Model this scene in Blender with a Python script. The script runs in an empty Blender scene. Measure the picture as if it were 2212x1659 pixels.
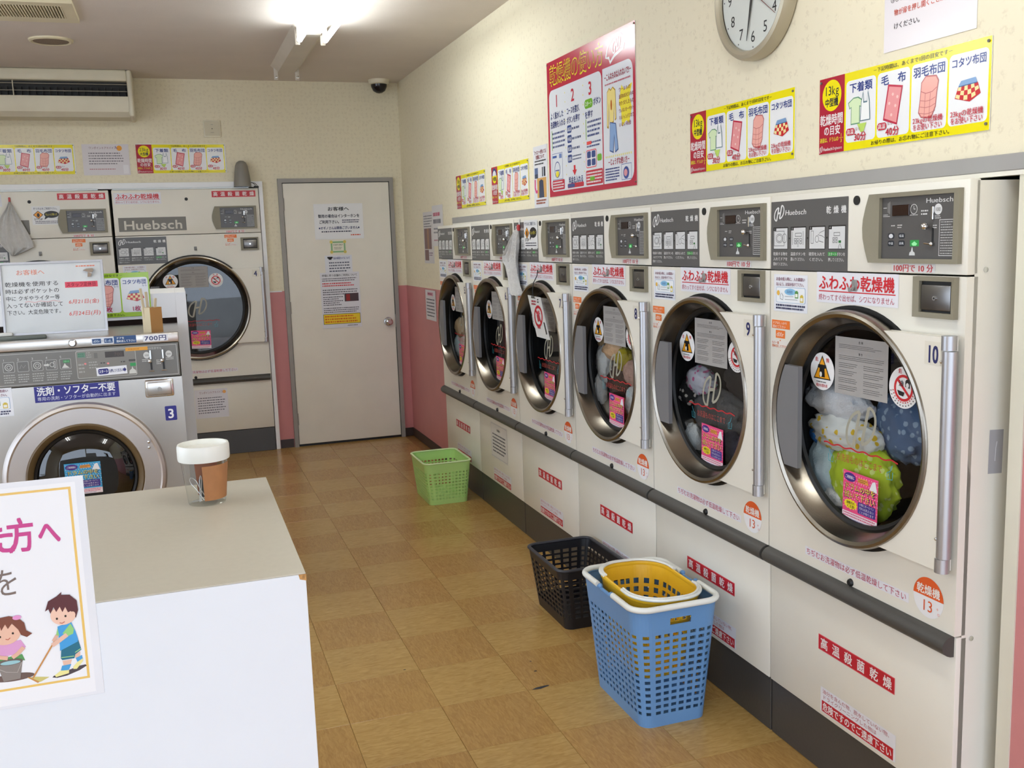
import bpy, bmesh, math, random
import numpy as np
from mathutils import Vector, Matrix, noise, Euler

PI = math.pi
random.seed(7)
SC = bpy.context.scene
COL = SC.collection
EXPOSURE, SKY, TUBES = 1.45, 1.5, 11.0
# ------------------------------------------------------------------ camera
cam_d = bpy.data.cameras.new('camera')
cam_d.sensor_fit = 'HORIZONTAL'; cam_d.sensor_width = 36.0
cam_d.lens = 2101.78 / 2212 * 36.0
cam_d.clip_start = 0.05; cam_d.clip_end = 200
cam = bpy.data.objects.new('camera', cam_d); COL.objects.link(cam)
_R = Vector((0.94434913, -0.32722415, -0.03360182)); _U = Vector((0.07978301, 0.12874617, 0.988463)); _F = Vector((0.31912286, 0.93613502, -0.14768826))
M = Matrix.Identity(4)
for i in range(3):
    M[i][0] = _R[i]; M[i][1] = _U[i]; M[i][2] = -_F[i]
M[0][3], M[1][3], M[2][3] = -1.6222, -1.6774, 1.5336
cam.matrix_world = M
SC.camera = cam
# ------------------------------------------------------------------ world, daylight, exposure
SC.view_settings.view_transform = 'Standard'
SC.view_settings.look = 'None'
SC.view_settings.gamma = 1.0
SC.view_settings.use_curve_mapping = False
SC.view_settings.exposure = EXPOSURE
SC.cycles.use_denoising = True
SC.cycles.max_bounces = 10
SC.cycles.transparent_max_bounces = 16
SC.cycles.caustics_reflective = False
SC.cycles.caustics_refractive = False
SC.cycles.sample_clamp_indirect = 6.0
W = bpy.data.worlds.new('overcast_sky'); SC.world = W; W.use_nodes = True
bg = W.node_tree.nodes['Background']
bg.inputs['Color'].default_value = (0.80, 0.93, 1.12, 1); bg.inputs['Strength'].default_value = SKY
# the shop front is open to the daylight: a portal marks the opening for the sky's light
pl = bpy.data.lights.new('shop_front_daylight_portal', 'AREA'); pl.shape = 'RECTANGLE'; pl.size = 4.5; pl.size_y = 2.15
pl.cycles.is_portal = True
po = bpy.data.objects.new('shop_front_daylight_portal', pl); COL.objects.link(po)
po.location = (-2.25, -2.68, 1.075); po.rotation_euler = (PI/2, 0, 0)
pl2 = bpy.data.lights.new('side_window_daylight_portal', 'AREA'); pl2.shape = 'RECTANGLE'; pl2.size = 2.7; pl2.size_y = 2.0
pl2.cycles.is_portal = True
po2 = bpy.data.objects.new('side_window_daylight_portal', pl2); COL.objects.link(po2)
po2.location = (-4.66, 1.55, 1.4); po2.rotation_euler = (PI/2, 0, -PI/2)

# ------------------------------------------------------------------ colours and materials
def s2l(v): return v/12.92 if v <= 0.04045 else ((v+0.055)/1.055)**2.4
def hx(h):
    h = h.lstrip('#'); return tuple(s2l(int(h[i:i+2], 16)/255) for i in (0, 2, 4))
MATS = {}
def mat(name, col, rough=0.5, metal=0.0, spec=0.5, var=0.04, vscale=6.0, bump=0.0, bscale=60.0, alpha=1.0, emit=None, estr=0.0, coat=0.0):
    """principled material whose colour is varied a little by a noise texture"""
    if name in MATS: return MATS[name]
    m = bpy.data.materials.new(name); m.use_nodes = True
    nt = m.node_tree; b = nt.nodes['Principled BSDF']
    if isinstance(col, str): col = hx(col)
    tc = nt.nodes.new('ShaderNodeTexCoord')
    nz = nt.nodes.new('ShaderNodeTexNoise'); nz.inputs['Scale'].default_value = vscale; nz.inputs['Detail'].default_value = 3
    nt.links.new(tc.outputs['Object'], nz.inputs['Vector'])
    rp = nt.nodes.new('ShaderNodeValToRGB'); rp.color_ramp.elements[0].position = 0.3; rp.color_ramp.elements[1].position = 0.7
    rp.color_ramp.elements[0].color = tuple(max(0, c*(1-var)) for c in col)+(1,); rp.color_ramp.elements[1].color = tuple(min(1, c*(1+var)) for c in col)+(1,)
    nt.links.new(nz.outputs['Fac'], rp.inputs['Fac']); nt.links.new(rp.outputs['Color'], b.inputs['Base Color'])
    b.inputs['Roughness'].default_value = rough; b.inputs['Metallic'].default_value = metal
    b.inputs['Specular IOR Level'].default_value = spec
    b.inputs['Coat Weight'].default_value = coat; b.inputs['Coat Roughness'].default_value = 0.08
    if emit is not None:
        b.inputs['Emission Color'].default_value = tuple(emit)+(1,); b.inputs['Emission Strength'].default_value = estr
    if bump:
        n2 = nt.nodes.new('ShaderNodeTexNoise'); n2.inputs['Scale'].default_value = bscale; n2.inputs['Detail'].default_value = 4
        nt.links.new(tc.outputs['Object'], n2.inputs['Vector'])
        bp = nt.nodes.new('ShaderNodeBump'); bp.inputs['Strength'].default_value = bump; bp.inputs['Distance'].default_value = 0.01
        nt.links.new(n2.outputs['Fac'], bp.inputs['Height']); nt.links.new(bp.outputs['Normal'], b.inputs['Normal'])
    MATS[name] = m
    return m
def glass_mat(name, tint, ior=1.45, rough=0.02, extra=0.0):
    if name in MATS: return MATS[name]
    m = bpy.data.materials.new(name); m.use_nodes = True; nt = m.node_tree
    nt.nodes.remove(nt.nodes['Principled BSDF'])
    tr = nt.nodes.new('ShaderNodeBsdfTransparent'); tr.inputs['Color'].default_value = tuple(tint)+(1,)
    gl = nt.nodes.new('ShaderNodeBsdfGlossy'); gl.inputs['Roughness'].default_value = rough
    lw = nt.nodes.new('ShaderNodeLayerWeight'); lw.inputs['Blend'].default_value = 0.5
    f0 = ((ior-1)/(ior+1))**2+extra
    pw = nt.nodes.new('ShaderNodeMath'); pw.operation = 'POWER'; pw.inputs[1].default_value = 5.0
    ad = nt.nodes.new('ShaderNodeMath'); ad.operation = 'MULTIPLY_ADD'; ad.use_clamp = True; ad.inputs[1].default_value = 1-f0; ad.inputs[2].default_value = f0
    nt.links.new(lw.outputs['Facing'], pw.inputs[0]); nt.links.new(pw.outputs[0], ad.inputs[0])
    mx = nt.nodes.new('ShaderNodeMixShader')
    nt.links.new(ad.outputs[0], mx.inputs[0])
    nt.links.new(tr.outputs[0], mx.inputs[1]); nt.links.new(gl.outputs[0], mx.inputs[2])
    nt.links.new(mx.outputs[0], nt.nodes['Material Output'].inputs['Surface'])
    MATS[name] = m
    return m
def print_mat(name, rough, spec=0.5, coat=0.0):
    """printed sheet: the ink colours are a colour attribute of the printed shapes"""
    m = bpy.data.materials.new(name); m.use_nodes = True; nt = m.node_tree; b = nt.nodes['Principled BSDF']
    at = nt.nodes.new('ShaderNodeAttribute'); at.attribute_name = 'Ink'
    nt.links.new(at.outputs['Color'], b.inputs['Base Color'])
    b.inputs['Roughness'].default_value = rough; b.inputs['Specular IOR Level'].default_value = spec
    b.inputs['Coat Weight'].default_value = coat; b.inputs['Coat Roughness'].default_value = 0.1
    MATS[name] = m
    return m
P_STICK = print_mat('printed_sticker', 0.42)
P_PAPER = print_mat('printed_paper', 0.7, 0.3)
P_LAM = print_mat('printed_laminate', 0.18, 0.5)
P_PLATE = print_mat('printed_plate', 0.3, 0.5)

def wallpaper(name, base, sprig):
    m = bpy.data.materials.new(name); m.use_nodes = True; nt = m.node_tree; b = nt.nodes['Principled BSDF']
    tc = nt.nodes.new('ShaderNodeTexCoord')
    dn = nt.nodes.new('ShaderNodeTexNoise'); dn.inputs['Scale'].default_value = 90; dn.inputs['Detail'].default_value = 2
    nt.links.new(tc.outputs['Object'], dn.inputs['Vector'])
    mixv = nt.nodes.new('ShaderNodeMix'); mixv.data_type = 'RGBA'; mixv.inputs['Factor'].default_value = 0.014
    nt.links.new(tc.outputs['Object'], mixv.inputs['A']); nt.links.new(dn.outputs['Color'], mixv.inputs['B'])
    vo = nt.nodes.new('ShaderNodeTexVoronoi'); vo.inputs['Scale'].default_value = 34; vo.inputs['Randomness'].default_value = 0.55
    nt.links.new(mixv.outputs['Result'], vo.inputs['Vector'])
    r1 = nt.nodes.new('ShaderNodeValToRGB'); r1.color_ramp.elements[0].position = 0.26; r1.color_ramp.elements[1].position = 0.46
    r1.color_ramp.elements[0].color = (1, 1, 1, 1); r1.color_ramp.elements[1].color = (0, 0, 0, 1)
    nt.links.new(vo.outputs['Distance'], r1.inputs['Fac'])
    n2 = nt.nodes.new('ShaderNodeTexNoise'); n2.inputs['Scale'].default_value = 120; n2.inputs['Detail'].default_value = 1
    nt.links.new(tc.outputs['Object'], n2.inputs['Vector'])
    r2 = nt.nodes.new('ShaderNodeValToRGB'); r2.color_ramp.elements[0].position = 0.43; r2.color_ramp.elements[1].position = 0.58
    nt.links.new(n2.outputs['Fac'], r2.inputs['Fac'])
    mu = nt.nodes.new('ShaderNodeMath'); mu.operation = 'MULTIPLY'
    nt.links.new(r1.outputs['Color'], mu.inputs[0]); nt.links.new(r2.outputs['Color'], mu.inputs[1])
    mc = nt.nodes.new('ShaderNodeMix'); mc.data_type = 'RGBA'
    mc.inputs['A'].default_value = tuple(base)+(1,); mc.inputs['B'].default_value = tuple(sprig)+(1,)
    nt.links.new(mu.outputs[0], mc.inputs['Factor']); nt.links.new(mc.outputs['Result'], b.inputs['Base Color'])
    b.inputs['Roughness'].default_value = 0.75; b.inputs['Specular IOR Level'].default_value = 0.25
    n3 = nt.nodes.new('ShaderNodeTexNoise'); n3.inputs['Scale'].default_value = 260
    nt.links.new(tc.outputs['Object'], n3.inputs['Vector'])
    bp = nt.nodes.new('ShaderNodeBump'); bp.inputs['Strength'].default_value = 0.15; bp.inputs['Distance'].default_value = 0.002
    nt.links.new(n3.outputs['Fac'], bp.inputs['Height']); nt.links.new(bp.outputs['Normal'], b.inputs['Normal'])
    MATS[name] = m
    return m
def tile_mat(name, c0, c1, rough=0.24):
    """vinyl tile with a streaky grain along its own x axis"""
    m = bpy.data.materials.new(name); m.use_nodes = True; nt = m.node_tree; b = nt.nodes['Principled BSDF']
    tc = nt.nodes.new('ShaderNodeTexCoord'); oi = nt.nodes.new('ShaderNodeObjectInfo')
    mp = nt.nodes.new('ShaderNodeMapping'); mp.inputs['Scale'].default_value = (22, 95, 22)
    nt.links.new(tc.outputs['Object'], mp.inputs['Vector'])
    sc = nt.nodes.new('ShaderNodeVectorMath'); sc.operation = 'SCALE'; sc.inputs[0].default_value = (37, 53, 11)
    nt.links.new(oi.outputs['Random'], sc.inputs['Scale']); nt.links.new(sc.outputs[0], mp.inputs['Location'])
    nz = nt.nodes.new('ShaderNodeTexNoise'); nz.inputs['Scale'].default_value = 1.0; nz.inputs['Detail'].default_value = 5; nz.inputs['Distortion'].default_value = 1.2
    nt.links.new(mp.outputs[0], nz.inputs['Vector'])
    rp = nt.nodes.new('ShaderNodeValToRGB'); rp.color_ramp.elements[0].position = 0.3; rp.color_ramp.elements[1].position = 0.72
    rp.color_ramp.elements[0].color = tuple(c0)+(1,); rp.color_ramp.elements[1].color = tuple(c1)+(1,)
    nt.links.new(nz.outputs['Fac'], rp.inputs['Fac']); nt.links.new(rp.outputs['Color'], b.inputs['Base Color'])
    b.inputs['Roughness'].default_value = rough; b.inputs['Specular IOR Level'].default_value = 0.5
    n2 = nt.nodes.new('ShaderNodeTexNoise'); n2.inputs['Scale'].default_value = 35; nt.links.new(tc.outputs['Object'], n2.inputs['Vector'])
    bp = nt.nodes.new('ShaderNodeBump'); bp.inputs['Strength'].default_value = 0.06; bp.inputs['Distance'].default_value = 0.004
    nt.links.new(n2.outputs['Fac'], bp.inputs['Height']); nt.links.new(bp.outputs['Normal'], b.inputs['Normal'])
    MATS[name] = m
    return m

# ------------------------------------------------------------------ mesh helpers
class MB:
    def __init__(s): s.v = []; s.f = []
    def add(s, vs, fs):
        o = len(s.v); s.v += [tuple(p) for p in vs]; s.f += [tuple(i+o for i in f) for f in fs]; return s
    def box(s, x0, x1, y0, y1, z0, z1, skip=()):
        vs = [(x0,y0,z0),(x1,y0,z0),(x1,y1,z0),(x0,y1,z0),(x0,y0,z1),(x1,y0,z1),(x1,y1,z1),(x0,y1,z1)]
        fs = {'b':(0,3,2,1),'t':(4,5,6,7),'f':(0,1,5,4),'r':(1,2,6,5),'k':(2,3,7,6),'l':(3,0,4,7)}
        return s.add(vs, [f for k, f in fs.items() if k not in skip])
    def rbox(s, x0, x1, y0, y1, z0, z1, r=0.004, seg=2):
        bm = bmesh.new(); bmesh.ops.create_cube(bm, size=1.0)
        for v in bm.verts: v.co = Vector(((x0+x1)/2+v.co.x*(x1-x0), (y0+y1)/2+v.co.y*(y1-y0), (z0+z1)/2+v.co.z*(z1-z0)))
        bmesh.ops.bevel(bm, geom=list(bm.edges), offset=min(r, .49*min(x1-x0, y1-y0, z1-z0)), segments=seg, affect='EDGES', profile=0.5)
        bm.verts.index_update(); s.add([v.co[:] for v in bm.verts], [[v.index for v in f.verts] for f in bm.faces]); bm.free(); return s
    def lathe(s, prof, c=(0,0,0), axis='z', n=32, a0=0.0, a1=2*PI):
        """prof: (radius, height) pairs; axis y: height is the y coordinate, x-z is the plane of the circle"""
        full = abs(a1-a0-2*PI) < 1e-6; k = n if full else n+1
        vs = []
        for r, h in prof:
            for i in range(k):
                a = a0+(a1-a0)*i/n
                if axis == 'z': vs.append((c[0]+r*math.cos(a), c[1]+r*math.sin(a), c[2]+h))
                elif axis == 'y': vs.append((c[0]+r*math.cos(a), c[1]+h, c[2]+r*math.sin(a)))
                else: vs.append((c[0]+h, c[1]+r*math.cos(a), c[2]+r*math.sin(a)))
        fs = []
        for j in range(len(prof)-1):
            for i in range(n):
                i2 = (i+1) % k
                q = (j*k+i, j*k+i2, (j+1)*k+i2, (j+1)*k+i)
                fs.append(q if axis != 'y' else q[::-1])
        return s.add(vs, fs)
    def cyl(s, p0, p1, r, n=16, cap=True, r1=None):
        p0 = Vector(p0); p1 = Vector(p1); d = (p1-p0).normalized(); r1 = r if r1 is None else r1
        u = d.orthogonal().normalized(); w = d.cross(u); vs = []; fs = []
        for p, rr in ((p0, r), (p1, r1)):
            for i in range(n):
                a = 2*PI*i/n; vs.append(p+u*rr*math.cos(a)+w*rr*math.sin(a))
        for i in range(n): fs.append((i, (i+1) % n, n+(i+1) % n, n+i))
        if cap: fs.append(tuple(range(n))[::-1]); fs.append(tuple(range(n, 2*n)))
        return s.add(vs, fs)
    def tube(s, pts, r, n=8, closed=False, rz=None):
        pts = [Vector(p) for p in pts]; m = len(pts); vs = []; fs = []; up = None
        for i, p in enumerate(pts):
            t = (pts[(i+1) % m]-pts[i-1]) if closed else (pts[min(i+1, m-1)]-pts[max(i-1, 0)])
            t.normalize()
            if up is None: up = t.orthogonal().normalized() if abs(t.z) > .9 else Vector((0,0,1))
            u = (up-t*up.dot(t)).normalized(); up = u; w = t.cross(u)
            for k in range(n):
                a = 2*PI*k/n; vs.append(p+w*r*math.cos(a)+u*(rz or r)*math.sin(a))
        for i in range(m if closed else m-1):
            for k in range(n): fs.append((i*n+k, i*n+(k+1) % n, ((i+1) % m)*n+(k+1) % n, ((i+1) % m)*n+k))
        if not closed: fs.append(tuple(range(n))[::-1]); fs.append(tuple((m-1)*n+k for k in range(n)))
        return s.add(vs, fs)
    def sphere(s, c, r, n=16, sz=1.0):
        vs = []; fs = []
        for j in range(n//2+1):
            t = PI*j/(n//2)
            for i in range(n): vs.append((c[0]+r*math.sin(t)*math.cos(2*PI*i/n), c[1]+r*math.sin(t)*math.sin(2*PI*i/n), c[2]+r*sz*math.cos(t)))
        for j in range(n//2):
            for i in range(n): fs.append((j*n+i, (j+1)*n+i, (j+1)*n+(i+1) % n, j*n+(i+1) % n))
        return s.add(vs, fs)
    def prism(s, poly, y0, y1):
        """polygon of (x, z), counter-clockwise seen from -y, extruded from y0 (front) to y1"""
        n = len(poly); vs = [(x, y0, z) for x, z in poly]+[(x, y1, z) for x, z in poly]
        fs = [tuple(range(n)), tuple(range(n, 2*n))[::-1]]+[(i, n+i, n+(i+1) % n, (i+1) % n) for i in range(n)]
        return s.add(vs, fs)
    def frame(s, outer, inner, y0, y1, yi=None):
        """ring between two (x, z) loops with as many points, front at y0, back at y1"""
        n = len(outer); yi = y0 if yi is None else yi
        vs = [(x, y0, z) for x, z in outer]+[(x, yi, z) for x, z in inner]+[(x, y1, z) for x, z in outer]+[(x, y1, z) for x, z in inner]
        fs = []
        for i in range(n):
            j = (i+1) % n
            fs += [(i, j, n+j, n+i), (i, 2*n+i, 2*n+j, j), (n+i, n+j, 3*n+j, 3*n+i)]
        return s.add(vs, fs)
    def build(s, name, m, parent=None, smooth=True, angle=35, loc=None, rot=None):
        me = bpy.data.meshes.new(name); me.from_pydata(s.v, [], s.f); me.validate(); me.update()
        o = bpy.data.objects.new(name, me); COL.objects.link(o); me.materials.append(m)
        if smooth:
            me.polygons.foreach_set('use_smooth', [True]*len(me.polygons)); me.set_sharp_from_angle(angle=math.radians(angle))
        if parent is not None: o.parent = parent
        if loc is not None: o.location = loc
        if rot is not None: o.rotation_euler = rot
        return o
def empty(name, loc=(0,0,0), rz=0.0):
    o = bpy.data.objects.new(name, None); COL.objects.link(o); o.location = loc; o.rotation_euler = (0, 0, rz); o.empty_display_size = 0.1
    return o
def tag(o, label, cat=None, group=None):
    o['label'] = label
    if cat: o['category'] = cat
    if group: o['group'] = group
    return o
def struct(o, label=None):
    o['kind'] = 'structure'
    if label: o['label'] = label
    return o
def copy_tree(o, parent=None):
    c = o.copy(); COL.objects.link(c); c.parent = parent
    for ch in o.children: copy_tree(ch, c)
    return c
FRONT = (PI/2, 0, 0)                 # a printed sheet that faces -y

# ------------------------------------------------------------------ printed sheets
PEND = []
LAY = 0.00025
class Cv:
    """flat print: shapes in x-y, one thin layer of ink above the other"""
    def __init__(s): s.ops = []
    def poly(s, pts, col, l=1): s.ops.append(('p', [tuple(p) for p in pts], hx(col), l)); return s
    def rect(s, x, y, w, h, col, l=1): return s.poly([(x,y),(x+w,y),(x+w,y+h),(x,y+h)], col, l)
    def rrect(s, x, y, w, h, r, col, l=1, n=5):
        pts = []
        for cx, cy, a in ((x+w-r, y+r, -PI/2), (x+w-r, y+h-r, 0), (x+r, y+h-r, PI/2), (x+r, y+r, PI)):
            pts += [(cx+r*math.cos(a+PI/2*i/n), cy+r*math.sin(a+PI/2*i/n)) for i in range(n+1)]
        return s.poly(pts, col, l)
    def ell(s, x, y, rx, ry, col, l=1, n=28, a0=0, a1=2*PI):
        return s.poly([(x+rx*math.cos(a0+(a1-a0)*i/n), y+ry*math.sin(a0+(a1-a0)*i/n)) for i in range(n+(0 if a1-a0 > 6.28 else 1))], col, l)
    def path(s, pts, w, col, l=1, closed=False):
        pts = [Vector(p) for p in pts]; m = len(pts); vs = []; q = []
        for i, p in enumerate(pts):
            t = (pts[(i+1) % m]-pts[i-1]) if closed else (pts[min(i+1, m-1)]-pts[max(i-1, 0)])
            t = t.normalized() if t.length > 0 else Vector((1, 0)); nrm = Vector((-t.y, t.x))*w/2
            vs += [tuple(p+nrm), tuple(p-nrm)]
        for i in range(m if closed else m-1):
            j = (i+1) % m; q.append((2*i, 2*i+1, 2*j+1, 2*j))
        s.ops.append(('m', vs, q, hx(col), l)); return s
    def line(s, x0, y0, x1, y1, w, col, l=1): return s.path([(x0, y0), (x1, y1)], w, col, l)
    def ring(s, x, y, rx, ry, w, col, l=1, n=32): return s.path([(x+rx*math.cos(2*PI*i/n), y+ry*math.sin(2*PI*i/n)) for i in range(n)], w, col, l, True)
    def box(s, x, y, w, h, t, col, l=1):
        s.rect(x, y, w, t, col, l); s.rect(x, y+h-t, w, t, col, l); s.rect(x, y, t, h, col, l); s.rect(x+w-t, y, t, h, col, l); return s
    def text(s, t, x, y, size, col, w=None, al='l', l=3, bold=False, it=0.0, rot=0.0):
        if t.strip(): s.ops.append(('t', t, x, y, size, hx(col), w, al, l, bold, it, rot))
        return s
    def bars(s, x, y, w, h, col, rows, l=2, seed=1, fill=0.45, short=0.25):
        """lines of print too small to read: rows of short dashes"""
        rg = random.Random(seed); ph = h/rows
        for r in range(rows):
            yy = y+h-(r+0.5)*ph; xx = x; end = x+w*(1-(rg.random()*short if r == rows-1 or rg.random() < .3 else 0))
            while xx < end-0.3*ph:
                dw = min(ph*rg.uniform(.35, .9), end-xx)
                s.rect(xx, yy-ph*fill/2, dw, ph*fill, col, l); xx += dw+ph*rg.uniform(.12, .3)
        return s
    def make(s, name, parent=None, loc=(0,0,0), rot=FRONT, m=None):
        me = bpy.data.meshes.new(name); me.materials.append(m or P_STICK)
        o = bpy.data.objects.new(name, me); COL.objects.link(o); o.location = loc; o.rotation_euler = rot
        if parent is not None: o.parent = parent
        PEND.append((s, me)); return o
GL = {}
def load_glyphs(need):
    obs = []
    for ch, b in need:
        cu = bpy.data.curves.new('glyph', 'FONT'); cu.body = ch; cu.resolution_u = 3
        o = bpy.data.objects.new('glyph', cu); COL.objects.link(o); obs.append(o)
    dg = bpy.context.evaluated_depsgraph_get(); dg.update()
    for (ch, b), o in zip(need, obs):
        me = bpy.data.meshes.new_from_object(o.evaluated_get(dg))
        n = len(me.vertices); co = np.zeros(n*3); me.vertices.foreach_get('co', co); co = co.reshape(-1, 3)[:, :2]
        fs = [tuple(p.vertices) for p in me.polygons]
        # faces must look up
        adv = 1.0 if ord(ch) >= 0x2e80 else (co[:, 0].max()+0.06 if n else 0.3)
        if ch.isdigit(): adv = max(adv, 0.5)
        out = []
        for f in fs:
            a, b2, c = co[f[0]], co[f[1]], co[f[2]]
            out.append(f if (b2[0]-a[0])*(c[1]-a[1])-(b2[1]-a[1])*(c[0]-a[0]) >= 0 else f[::-1])
        GL[(ch, b)] = (co, out, adv)
        bpy.data.meshes.remove(me)
    for o in obs:
        cu = o.data; bpy.data.objects.remove(o); bpy.data.curves.remove(cu)
def flush_prints():
    need = set()
    for cv, me in PEND:
        for op in cv.ops:
            if op[0] == 't':
                for ch in op[1]:
                    if ch not in ' \u3000': need.add((ch, False))
    load_glyphs(sorted(need))
    for cv, me in PEND:
        V = []; Fc = []; C = []; cnt = {}
        def put(vs, fs, col, l):
            o = len(V); V.extend((x, y, (l+.03*(cnt.get(int(l), 0) % 25))*LAY) for x, y in vs); Fc.extend(tuple(i+o for i in f) for f in fs); C.extend([col]*len(fs))
        for op in cv.ops:
            lk = {'p': 3, 'm': 4, 't': 8}[op[0]]; cnt[op[lk]] = cnt.get(op[lk], 0)+1
            if op[0] == 'p':
                pts = op[1]; ar = sum(pts[i-1][0]*pts[i][1]-pts[i][0]*pts[i-1][1] for i in range(len(pts)))
                put(pts if ar > 0 else pts[::-1], [tuple(range(len(pts)))], op[2], op[3])
            elif op[0] == 'm':
                q = []
                for f in op[2]:
                    a, b, c = (op[1][f[0]], op[1][f[1]], op[1][f[2]])
                    q.append(f if (b[0]-a[0])*(c[1]-a[1])-(b[1]-a[1])*(c[0]-a[0]) >= 0 else f[::-1])
                put(op[1], q, op[3], op[4])
            else:
                _, t, x, y, size, col, w, al, l, bold, it, rot = op
                adv = [(0.3 if ch == ' ' else 1.0 if ch == '\u3000' else GL[(ch, False)][2]) for ch in t]
                tot = sum(adv)*size; sx = 1.0 if w is None else w/tot
                if w is None: w = tot
                px = -w/2 if al == 'c' else -w if al == 'r' else 0.0
                cr, sr = math.cos(rot), math.sin(rot)
                for ch, a in zip(t, adv):
                    if ch not in ' \u3000':
                        co, fs, _a = GL[(ch, False)]
                        pts = []
                        for gx, gy in co:
                            yy = (gy-0.37)*size; xx = px+(gx*size+it*yy)*sx
                            pts.append((x+xx*cr-yy*sr, y+xx*sr+yy*cr))
                        if bold:
                            d = 0.017*size
                            for kb, (ddx, ddy) in enumerate(((-d, -d), (d, -d), (d, d), (-d, d)) if size > .02 else ((-d, 0), (d, 0))): put([(a_+ddx, b_+ddy) for a_, b_ in pts], fs, col, l+.06*kb)
                        else: put(pts, fs, col, l)
                    px += a*size*sx
        me.from_pydata(V, [], Fc); me.update()
        at = me.color_attributes.new('Ink', 'FLOAT_COLOR', 'CORNER')
        lt = np.zeros(len(me.polygons), dtype=np.int32); me.polygons.foreach_get('loop_total', lt)
        arr = np.repeat(np.array([c+(1.0,) for c in C], dtype=np.float32), lt, axis=0)
        at.data.foreach_set('color', arr.ravel())

# ------------------------------------------------------------------ materials in use
CREAM = mat('cream_enamel', '#E8E4D8', 0.38, var=0.015, bump=0.03, bscale=400)
TAUPE = mat('taupe_plastic', '#8A8471', 0.5, bump=0.05, bscale=300)
DGREY = mat('dark_grey_plastic', '#4A4844', 0.45, bump=0.06, bscale=250)
KICK = mat('kick_plate_grey', '#45423F', 0.35, bump=0.04, bscale=90)
BLACK = mat('black_rubber', '#111111', 0.5)
RING = mat('brushed_bronze_steel', '#968E82', 0.27, metal=1.0, var=0.08, vscale=3, bump=0.02, bscale=180)
STEEL = mat('stainless_steel', '#C4BFB8', 0.30, metal=1.0, var=0.05, vscale=4, bump=0.015, bscale=220)
CHROME = mat('chrome', '#D8D8D8', 0.12, metal=1.0, var=0.02)
ALU = mat('satin_aluminium', '#BABABD', 0.40, metal=0.85, var=0.03)
DRUM = mat('drum_steel', '#3A3A3A', 0.45, metal=0.6, var=0.2, vscale=9)
HANDLE = mat('handle_grey', '#77777A', 0.45)
GLASSD = glass_mat('dryer_glass', (0.86, 0.87, 0.86), 1.5, 0.015, 0.02)
CLEAR = glass_mat('clear_plastic', (0.94, 0.95, 0.94), 1.35, 0.03, 0.01)
PIPE = mat('cool_white_paint', '#F2F3F5', 0.4, var=0.01)
GREYTRIM = mat('grey_metal_trim', '#9C9A97', 0.45, var=0.03)
DOORP = mat('door_paint', '#E8E3D6', 0.45, var=0.02)
DFRAME = mat('door_frame_grey', '#9A9690', 0.45, var=0.03)
BASEB = mat('dark_brown_vinyl', '#3A2A25', 0.45)
PINK = mat('pink_wainscot', '#CB8585', 0.45, var=0.03, bump=0.03, bscale=120)
CEIL = mat('ceiling_board', '#D9CFC6', 0.85, var=0.03, vscale=3, bump=0.1, bscale=160)
WALLM = wallpaper('sprigged_wallpaper', hx('#E9E0C6'), hx('#DFD5BB'))
WALLP = mat('plain_wall', '#E2D8C2', 0.8)
CONC = mat('pavement_concrete', '#B5B2AC', 0.9, var=0.1)
WHITEL = mat('white_laminate', '#E4E9EE', 0.35, var=0.01)
GREYTOP = mat('grey_laminate_top', '#BEB8A8', 0.4, var=0.02, vscale=60)
IVORY = mat('ivory_plastic', '#E6DFC8', 0.45, var=0.03)
TILEL = tile_mat('vinyl_tile_sheen_light', hx('#AC864A'), hx('#C4A05F'))  # grain-direction sheen is painted into the colours of light and dark tiles
TILED = tile_mat('vinyl_tile_sheen_dark', hx('#A57C44'), hx('#BC9454'))
SLABM = tile_mat('vinyl_floor_far', hx('#96693A'), hx('#B48852'))

# ------------------------------------------------------------------ the setting
XW, YB, ZC = 0.10, 5.85, 2.735
fl = struct(MB().box(-4.7, 1.35, -2.75, 7.0, -0.12, -0.004).build('floor', SLABM, smooth=False), 'tan vinyl tile floor')
tm = MB().rbox(-.1520, .1520, -.1520, .1520, -.004, 0, .0008, 1)
tile_l = tm.build('floor_tile', TILEL, smooth=False); tile_d = tm.build('floor_tile', TILED, smooth=False)
ux, uy = [True], [True]
for i in range(-6, 4):
    for j in range(-9, 13):
        x = -0.895+(i+.5)*0.305; y = 1.907+(j+.5)*0.3055
        if not (-2.7 < x < 0.12) or y > 5.85: continue
        lt = (i+j) % 2 == 0; src, u = (tile_l, ux) if lt else (tile_d, uy)
        if u[0]: o = src; u[0] = False
        else: o = src.copy(); COL.objects.link(o)
        o.parent = fl; o.location = (x, y, 0); o.rotation_euler = (0, 0, 0 if lt else PI/2)
# worn spots in the floor
cv = Cv().poly([(0,0),(.03,-.006),(.062,.004),(.07,.011),(.05,.013),(.02,.010)], '#3B3A3C').ell(.063,.132,.006,.004,'#2A2420').ell(.075,.215,.004,.003,'#3a3026').ell(-.37,.33,.005,.003,'#3a3026')
cv.make('chipped_patch', fl, (-.576, 1.292, 0.0004), (0,0,0), P_PAPER)
struct(MB().box(-4.7, 1.35, -2.75, 7.0, ZC, ZC+.15).build('ceiling', CEIL, smooth=False), 'off-white ceiling')
struct(MB().box(-14, 12, -22, -2.75, -0.16, -0.04).build('floor_pavement', CONC, smooth=False), 'concrete pavement in front of the shop')
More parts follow.
